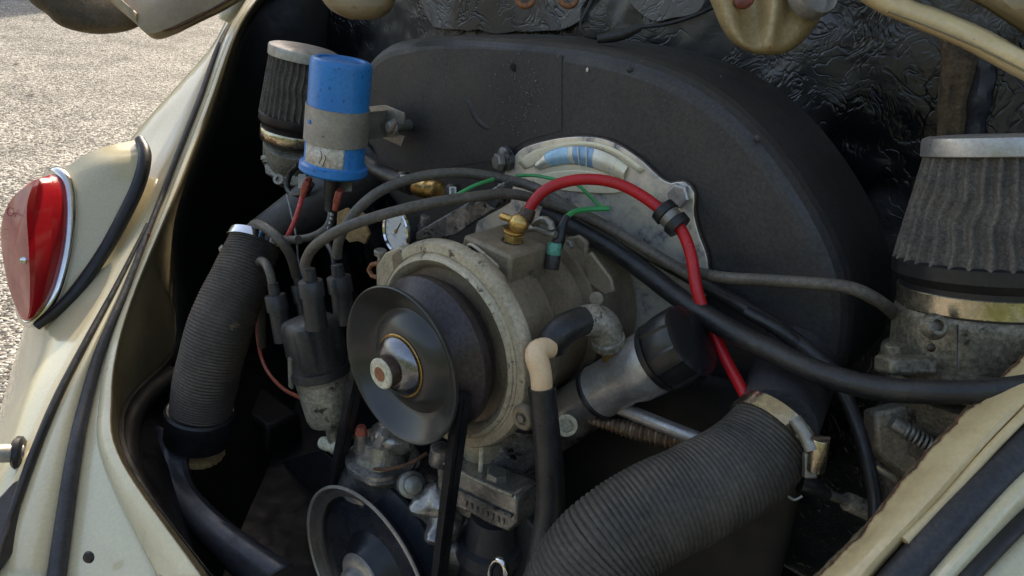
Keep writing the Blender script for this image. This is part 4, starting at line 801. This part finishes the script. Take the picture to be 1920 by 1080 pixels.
for i, ((x0, y0), (x1, y1), rpx, a_) in enumerate(tw):
    p0, p1 = Pa(x0+6, y0+28, a_), Pa(x1, y1, a_); v_ = (p1-p0); L_ = v_.length; rr = rpx*.66/1387
    part('tower', MB().lathe(p0, v_, [(-.020, rr*.95), (L_*.45, rr*.85)], 28), M['plastic'], di)
    part('boot', MB().lathe(p0, v_, [(L_*.30, rr*.9), (L_*.31, rr*1.02), (L_*.72, rr*1.0), (L_*.74, rr*.95), (L_*.76, rr*.55), (L_*1.05, rr*.5), (L_*1.06, rr*.40)], 28), M['plastic'], di)
cbt, ctp = Pa(640, 560, -.05), Pa(632, 478, -.05)
part('clip', MB().box(Pa(545, 700, -.0), RX*.003, ZX*.016, AX*.001), M['zinc'], di)
# ------------------------------------------------------------------ ignition and other wires
def wire(label, pts, r, mt, name='cable', cat='cable', a=True, group=None, seg=12):
    return solo(name, label, cat, MB().tube(Pas(pts) if a else Ws(pts), r, seg, step=.004), M[mt], group=group)
RW = .0047
wire('brown plug lead from the front distributor boot over the alternator', [(580,512,-.012),(572,495,-.01),(590,462,-.01),(640,430,-.02),(710,405,-.04),(800,382,-.07),(880,370,-.10),(960,364,-.14),(1040,385,-.17),(1130,420,-.18),(1300,520,-.19)], RW, 'wire', 'plug_lead', 'plug lead', group='plug leads')
wire('upper brown plug lead arching highest across the shroud', [(632,482,-.05),(636,450,-.05),(660,405,-.06),(710,360,-.08),(780,333,-.11),(860,324,-.14),(940,335,-.17),(1010,355,-.185),(1100,410,-.19),(1220,480,-.195),(1330,516,-.19),(1450,526,-.18),(1580,537,-.18),(1640,560,-.19),(1680,590,-.22)], RW, 'wire', 'plug_lead', 'plug lead', group='plug leads')
wire('plug lead looping back left over the steel hose clamp', [(556,518,-.06),(545,480,-.05),(525,450,-.04),(500,428,-.04),(480,420,-.045),(471,428,-.06),(478,440,-.08),(510,450,-.09),(560,450,-.09)], RW*1.05, 'wire', 'plug_lead', 'plug lead', group='plug leads')
wire('plug lead bending down left of the distributor', [(512,538,-.02),(506,512,-.02),(496,492,-.025),(486,492,-.035),(484,520,-.045),(490,580,-.055),(492,650,-.06)], RW*.9, 'wire', 'plug_lead', 'plug lead', group='plug leads')
wire('black coil lead curving down from under the blue coil', [(618,385,-.125),(622,405,-.12),(612,428,-.11),(585,444,-.10),(550,449,-.095),(510,448,-.09)], RW*.95, 'wire', 'coil_lead', 'coil lead')
wire('black hose looping around the left carburettor base', [(560,310,-.16),(545,325,-.16),(538,350,-.155),(550,366,-.15),(572,362,-.15),(585,345,-.15)], .0036, 'hose', 'small_hose', 'hose')
wire('thin grey wire hanging behind the red coil wire', [(538,365,-.13),(545,395,-.12),(555,440,-.11),(560,490,-.09),(572,530,-.08)], .0011, 'greywire', 'thin_wire', 'wire', seg=6)
wire('red wire from the left coil terminal', [(567,366,-.118),(560,392,-.11),(548,425,-.10),(538,445,-.095),(520,475,-.09),(508,500,-.085)], .0027, 'coilred', 'coil_wire', 'wire')
wire('thin salmon wire sagging left of the distributor', [(508,500,-.085),(495,540,-.07),(484,590,-.065),(484,640,-.065),(498,690,-.06),(530,728,-.05),(568,748,-.045)], .0021, 'orange', 'thin_wire', 'wire', seg=8)
cwt = thing('coil_wire', 'black coil wire with white printing from the right terminal', 'wire', Pa(620, 440, -.1))
part('wire', MB().tube(Pas([(626,390,-.115),(622,420,-.11),(612,450,-.10),(625,480,-.09),(628,520,-.08)]), .0031, 10), M['rubber'], cwt)
for k, (x, y) in enumerate(((623, 402), (622, 410), (620, 418), (617, 428), (614, 437), (612, 446))):
    part('print_mark', MB().box(Pa(x-1, y, -.107+.0015*0), RT*.0008, UP*.0013, FW*.0034), M['white'], cwt)
# thin red / green / etc.
rc_ = thing('red_cable', 'thick red battery cable arching over the backing plate', 'cable', W(1405, 752, .53))
part('cable', MB().tube(Ws([(985,408,.632),(996,385,.63),(1020,358,.628),(1060,341,.625),(1110,336,.62),(1160,345,.612),(1205,368,.605),(1250,402,.598),(1278,432,.592),(1296,480,.588),(1304,530,.585),(1316,575,.583),(1340,625,.58),(1362,675,.565),(1385,718,.55),(1402,750,.54)]), [.0048]*12+[.0046, .0044, .0044, .0044], 16), M['red'], rc_)
ccl = (W(1278, 432, .592)-W(1240, 392, .6)).normalized()
ck = thing('cable_clip', 'black rubber clip with grey band around the red cable', 'cable clip', W(1262, 410, .595))
c0 = W(1258, 409, .596)
part('ring', MB().lathe(c0-ccl*.011, ccl, [(0, .006), (.0, .0105), (.007, .011), (.008, .0085), (.014, .0085), (.015, .011), (.022, .0105), (.022, .006)], 32), M['rubber'], ck)
part('band', MB().lathe(c0-ccl*.0035, ccl, [(0, .0086), (.0, .0092), (.0065, .0092), (.0065, .0086)], 32), M['zinc'], ck)
G_ = 'green wires over the backing plate'
wire('green wire crossing under the red cable at the top of the plate', [(968,330,-.19),(1000,329,-.19),(1040,336,-.19),(1080,345,-.19),(1110,372,-.19),(1126,386,-.19),(1142,390,-.18)], .0016, 'green', 'green_wire', 'wire', seg=8, group=G_)
wire('green wire running left towards the brass fitting', [(812,380,-.12),(850,368,-.12),(890,348,-.13),(925,336,-.15)], .0018, 'green', 'green_wire', 'wire', seg=8, group=G_)
wire('green wire entering the black sleeve on the alternator', [(1142,391,-.18),(1110,392,-.17),(1080,396,-.155),(1062,407,-.14)], .0024, 'green', 'green_wire', 'wire', seg=8, group=G_)
sv = thing('wire_sleeve', 'black wire sleeve with teal crimp on the alternator terminal', 'wire sleeve', Pa(1038, 490, -.12))
part('sleeve', MB().tube(Pas([(1063,405,-.138),(1054,425,-.132),(1048,450,-.128),(1040,470,-.125)]), [.0028, .0038, .0052, .005], 14), M['rubber'], sv)
part('crimp', MB().cyl(Pa(1041, 455, -.124), Pa(1038, 478, -.122), .0058), M['teal'], sv)
part('plug', MB().cyl(Pa(1038, 476, -.123), Pa(1034, 505, -.12), .0062), M['plastic'], sv)
# terminal stack
te = thing('battery_terminal', 'brass terminal stud with rubber boot on the alternator', 'terminal', Pa(962, 470, -.1))
part('boot', MB().lathe(Pa(958, 470, -.10), ZX, [(0, .0105), (.005, .0105), (.009, .009), (.010, .006)], 28), M['rubber'], te)
part('nut', MB().hexb(Pa(962, 452, -.10), ZX, .0085, .007), M['brass'], te)
part('washer', MB().cyl(Pa(963, 436, -.10), Pa(964, 430, -.10), .0092), M['brass'], te)
part('ring_lug', MB().blob(Pa(972, 420, -.10), RX*.009, AX*.007, ZX*.008, 16, .2, 100), M['brass'], te)
part('lug_barrel', MB().tube(Pas([(966,422,-.10),(985,408,-.105),(992,392,-.108)]), [.007, .0068, .006], 16), M['brownnut'], te)
part('stud', MB().cyl(Pa(940, 405, -.10), Pa(962, 412, -.10), .003), M['brass'], te)
part('clip', MB().tube(Pas([(1000,420,-.12),(1015,412,-.12),(1030,416,-.12),(1034,430,-.12)]), .0034, 10), M['zinc'], te)
part('clip', MB().tube(Pas([(985,430,-.12),(1005,428,-.12),(1025,436,-.12),(1042,440,-.12)]), .003, 10), M['zinc'], te)
# big black harness and companions
wire('thick black harness hose sweeping from the alternator to the right rail', [(1020,395,.665),(1075,425,.655),(1140,460,.645),(1210,510,.628),(1290,570,.595),(1370,620,.56),(1450,660,.53),(1540,700,.50),(1640,727,.475),(1750,735,.452),(1870,732,.435),(1990,715,.42)], [.0078,.0082,.0085,.0086,.0086,.0086,.0084,.0082,.0080,.0076,.0074,.0072], 'hose', 'harness_hose', 'hose', a=False, seg=20)
wire('black hose running just above the thick harness over the backing plate', [(1040,385,.68),(1100,410,.67),(1180,455,.66),(1260,500,.645),(1340,545,.61),(1420,590,.575),(1500,645,.55),(1570,705,.53)], .0062, 'hose', 'harness_hose', 'hose', a=False, seg=16)
wire('thin black hose dropping beside the right carburettor to the rail', [(1400,585,.57),(1470,625,.55),(1530,680,.55),(1575,725,.53),(1605,790,.515),(1625,860,.505),(1640,930,.50),(1642,990,.495)], .0048, 'hose', 'small_hose', 'hose', a=False, seg=14)
# linkage
lk = thing('throttle_linkage', 'grey ball-ended throttle rod behind the large ribbed hose', 'linkage', W(1560, 920, .53))
part('ball_socket', MB().tube(Ws([(1500,905,.52),(1520,912,.52),(1550,928,.525)]), [.0075, .007, .0045], 14), M['hose'], lk)
part('rod', MB().cyl(W(1540, 922, .524), W(1600, 945, .53), .0035), M['zinc'], lk)
part('sleeve', MB().cyl(W(1588, 940, .528), W(1690, 985, .545), .0068), M['castgrey'], lk)
part('clip', MB().tube(Ws([(1478,930,.515),(1490,937,.513),(1504,930,.512)]), .0012, 6), M['zinc'], lk)
part('return_rod', MB().cyl(W(1640, 870, .56), W(1720, 925, .56), .004), M['alu'], lk)
# ------------------------------------------------------------------ gauge
gg = thing('pressure_gauge', 'round white dial gauge with chrome rim behind the plug leads', 'gauge', Pa(745, 470, -.10))
gd = (AX-RX*.12+ZX*.05).normalized(); gc = Pa(745, 433, -.10)
part('case', MB().lathe(gc-gd*.016, gd, [(0, .017), (.001, .019), (.016, .0195)], 40), M['plastic'], gg)
part('bezel', MB().lathe(gc, gd, [(-.002, .0195), (0, .0215), (.0025, .0215), (.0035, .0203), (.002, .0188)], 48, cap0=False, cap1=False), M['chrome'], gg)
part('dial', MB().lathe(gc, gd, [(.0002, .0192), (.0008, .019)], 48), M['dial'], gg)
gx, gy = frame(gd)
for k in range(11):
    an = -.6+k*.43; v_ = gx*math.cos(an)+gy*math.sin(an)
    part('tick', MB().box(gc+gd*.0011+v_*.0155, v_*.0018, v_.cross(gd)*.0004, gd*.0002), M['zblue2'], gg)
part('needle', MB().box(gc+gd*.0014+(gx*.5+gy*.8)*.004, (gx*.5+gy*.86)*.008, (gx*.86-gy*.5)*.0005, gd*.0002), M['plastic'], gg)
part('hub', MB().cyl(gc+gd*.001, gc+gd*.0024, .0018, seg=12), M['brass'], gg)
part('face_print', MB().box(gc+gd*.0011-(gx*.5+gy*.8)*.007, gx*.004, gy*.0004, gd*.0002), M['zblue2'], gg)
# fuel fitting
fu = thing('fuel_fitting', 'brass fuel fitting between two printed white clamps', 'fuel fitting', Pa(812, 360, -.15))
part('barrel', MB().lathe(Pa(770, 350, -.15), Pa(850, 362, -.15)-Pa(770, 350, -.15), [(0, .002), (.004, .005), (.009, .0052), (.010, .0085), (.026, .0095), (.028, .0075), (.030, .0075), (.031, .0098), (.040, .0098), (.042, .007)], 24), M['brass'], fu)
for x, y in ((756, 337), (849, 360)):
    part('clamp', MB().cyl(Pa(x-4, y-1, -.147), Pa(x+7, y+2, -.147), .0088), M['hose'], fu)
    part('printed_tag', MB().box(Pa(x, y, -.137), RT*.0034, UP*.005, FW*.0006), M['white'], fu, .0006)
    for dy in (-1, 1):
        part('glyph', MB().tube([Pa(x, y, -.1365)+UP*(dy*.0018)+RT*.0013*math.cos(k)+UP*.0014*math.sin(k)-FW*.0008 for k in (0, 1.05, 2.1, 3.14, 4.2, 5.2)], .0004, 5, closed=True, step=.001), M['plastic'], fu)
solo('fuel_hose', 'dark fuel hose leading left from the brass fitting', 'hose', MB().tube(Pas([(772,350,-.15),(740,335,-.155),(705,318,-.16),(680,300,-.18)]), .009, 16), M['hose'])
solo('torn_card', 'torn tan piece of card stuck below the blue coil', 'card', MB().plate(Pas([(632,398),(650,390),(662,402),(676,398),(690,408),(686,422),(692,440),(684,458),(670,452),(655,455),(640,440),(630,425)], -.16), AX*-.003).jitter(.0006, 300), M['cork'], bevel=.0006)
# dark strut behind the gauge
bk = thing('support_bracket', 'dark rusty angled steel bracket left of the alternator top', 'bracket', Pa(880, 410, -.14))
part('beam', MB().box(Pa(868, 408, -.13), (Pa(955, 362, -.15)-Pa(790, 455, -.11))*.5, AX*.007, ZX*.011), M['block'], bk, .0015)
part('web', MB().plate(Pas([(795,455),(855,440),(925,392),(905,375),(860,390),(805,425)], -.118), AX*-.004), M['block'], bk, .001)
part('pin', MB().cyl(Pa(790, 440, -.112), Pa(798, 405, -.112), .0045), M['block'], bk)
part('pin', MB().cyl(Pa(775, 420, -.112), Pa(800, 430, -.112), .003), M['zinc'], bk)
ts = thing('thumb_screw', 'small rusty screw and clip left of the cast ring', 'screw', Pa(712, 500, -.06))
part('head', MB().lathe(Pa(713, 478, -.06), ZX, [(0, .0055), (.004, .0058), (.005, .005)], 16), M['zinc'], ts)
part('shank', MB().cyl(Pa(712, 500, -.06), Pa(713, 478, -.06), .0024), M['zinc'], ts)
part('clip', MB().tube(Pas([(716,498),(702,494),(692,502),(694,515),(708,520)], -.06), .0022, 8), M['copper'], ts)
# ------------------------------------------------------------------ lower engine: pump, case, stand
pm = thing('fuel_pump', 'grimy silver fuel pump with rusty red cap nut below the pulley', 'fuel pump', Pa(720, 880, -.045))
pc = Pa(718, 862, -.05)
part('body', MB().lathe(pc, ZX*-1+RX*.05, [(-.030, .010), (-.026, .020), (-.014, .024), (-.006, .027), (-.004, .0335), (.0, .0345), (.004, .0345), (.006, .030), (.02, .026), (.05, .024)], 48, fr=lambda a, t, r: r*(1+.03*math.cos(6*a))), M['alloy'], pm)
part('rim', MB().lathe(pc, ZX, [(-.001, .035), (.0, .0362), (.0015, .0362), (.002, .034)], 48), M['alloy'], pm)
part('dome', MB().blob(Pa(735, 815, -.045), RX*.022, AX*.018, ZX*.014, 20, .35, 60), M['alloy'], pm)
part('column', MB().cyl(Pa(677, 845, -.03), Pa(677, 812, -.03), .0075, .006), M['alloy'], pm)
part('cap_nut', MB().lathe(Pa(677, 814, -.03), ZX, [(0, .006), (.004, .0062), (.009, .004), (.010, 0)], 8, cap1=False), mat('red_cap', (.42, .09, .06), (.28, .07, .05), s=100, rough=.5), pm)
part('column', MB().cyl(Pa(697, 838, -.04), Pa(703, 805, -.04), .005, .004), M['alloy'], pm)
part('column', MB().cyl(Pa(712, 835, -.03), Pa(722, 812, -.03), .006, .005), M['alu'], pm)
part('pipe', MB().tube(Pas([(676,815,-.04),(655,822,-.05),(635,830,-.055)]), .0022, 8), M['brass'], pm)
part('foot', MB().lathe(Pa(700, 905, -.055), ZX, [(0, .036), (.012, .034), (.03, .028)], 32).jitter(.002, 60), M['alloy'], pm)
solo('hose_stub', 'pale ribbed hose stub sticking out left of the belt', 'hose stub', MB().lathe(Pa(640, 838, -.03), Pa(588, 826, -.025)-Pa(640, 838, -.03), [(0, .007), (.004, .0078), (.008, .007), (.012, .0078), (.016, .007), (.020, .0076), (.028, .0064), (.029, .004)], 20), M['creamnut'])
ec = thing('crankcase', 'oily dark metal crankcase between the pulleys', 'crankcase', Pa(800, 1000, -.08))
cb3 = MB(); cb3.box(Pa(790, 960, -.10), RX*.075, AX*.04, ZX*.06, .85)
def lump(mb, k=3):
    return mb
part('case', MB().blob(Pa(790, 940, -.09), RX*.075, AX*.035, ZX*.06, 48, .5, 28), M['block'], ec)
part('case', MB().blob(Pa(830, 1010, -.075), RX*.04, AX*.03, ZX*.045, 40, .5, 35), M['alloy'], ec)
part('boss', MB().lathe(Pa(745, 895, -.07), Pa(795, 915, -.02)-Pa(745, 895, -.07), [(0, .019), (.02, .018), (.038, .014), (.040, .0135)], 32), M['alloy'], ec)
part('plug', MB().lathe(Pa(768, 908, -.045), Pa(800, 915, -.02)-Pa(768, 908, -.045), [(0, .0125), (.010, .0125), (.011, .009), (.018, .0085), (.019, .006)], 24), M['zinc'], ec)
part('tab', MB().blob(Pa(712, 902, -.05), RX*.007, AX*.008, ZX*.010, 14, .3, 90), M['alloy'], ec)
part('gasket_rim', MB().tube(Pas([(665,860,-.03),(690,876,-.028),(725,880,-.03),(770,868,-.035),(800,850,-.05)]), .0016, 8), M['rusty'], ec)
part('boss', MB().blob(Pa(815, 945, -.05), RX*.02, AX*.02, ZX*.02, 24, .5, 60), M['alloy'], ec)
part('boss', MB().blob(Pa(832, 985, -.045), RX*.016, AX*.02, ZX*.014, 24, .5, 60), M['alloy'], ec)
part('lug', MB().cyl(Pa(822, 868, -.05), Pa(826, 838, -.05), .009), M['alloy'], ec)
sd2 = thing('stand_flange', 'bolted grey flange of the alternator stand right of the belt', 'flange', Pa(980, 960, -.04))
pts_ = Pas([(818,862),(842,870),(880,890),(925,912),(960,925),(968,938),(968,985),(955,998),(920,985),(880,962),(845,948),(820,925)], -.05)
part('plate', MB().plate(pts_, AX*-.028), M['alloy'], sd2, .002)
part('edge', MB().tube(Pas([(818,862),(842,872),(880,893),(925,914),(962,929)], -.0485), .0018, 8), M['castgrey'], sd2)
part('edge', MB().tube(Pas([(835,905),(880,930),(925,952),(960,968)], -.0485), .0014, 8), M['block'], sd2)
for x, y in ((930, 894), (830, 852), (850, 862)):
    o_ = Pa(x, y+8, -.06)
    part('bolt', MB().hexb(o_, ZX, .0098, .010), M['zinc'], sd2)
    part('washer', MB().cyl(o_-ZX*.002, o_+ZX*.001, .0125), M['block'], sd2)
for k in range(8): part('cast_letter', MB().box(Pa(872+k*10, 945+k*5, -.0485), RX*.0012, ZX*.003, AX*.0002), M['alloy'], sd2)
part('column', MB().lathe(Pa(905, 860, -.085), ZX*-1, [(-.03, .022), (.0, .02), (.05, .024)], 24), M['cast'], sd2)
part('rod', MB().cyl(Pa(904, 830, -.06), Pa(900, 902, -.06), .0022), M['creamnut'], sd2)
part('lower_housing', MB().lathe(Pa(925, 965, -.075), ZX*-1, [(0, .02), (.03, .024), (.032, .03), (.045, .031), (.048, .026), (.1, .024)], 32), M['tin'], sd2)
solo('oil_cooler_tin', 'dark teal tinware at the bottom between belt and hose', 'tin panel', MB().plate(Pas([(900,985),(985,970),(1010,1000),(1010,1100),(870,1100),(868,1000)], -.09), AX*-.01), M['tin'], bevel=.002)
solo('dipstick_loop', 'small chrome wire loop at the bottom edge', 'wire loop', MB().tube(Pas([(918,1095,-.02),(920,1065,-.02),(932,1050,-.02),(946,1060,-.02),(950,1095,-.02)]), .0028, 10, step=.002), M['chrome'])
solo('metal_cover', 'black stepped engine tin at the lower left of the bay', 'tin panel', MB().plate(Pas([(430,905),(500,870),(600,840),(640,870),(640,930),(570,960),(520,925),(500,945),(430,985)], -.10), AX*-.01-ZX*.05).jitter(.002, 25), M['tin'], bevel=.003)
solo('engine_tin', 'flat dark tin sheet behind the crank pulley', 'tin panel', quadgrid(CF(-.30, -.14, -.33), CF(.30, -.14, -.33), CF(.26, -.20, .02), CF(-.26, -.20, -.10), 30, 20, lambda p: .004*noise.noise(p*14)), M['bay'], solid=.002)
bx = MB().box(Pa(500, 800, -.12), RX*.05, AX*.03, ZX*.035, .9).jitter(.004, 20)
solo('intake_box', 'black box-shaped tin between left hose and distributor', 'tin box', bx, M['bay'], bevel=.006)
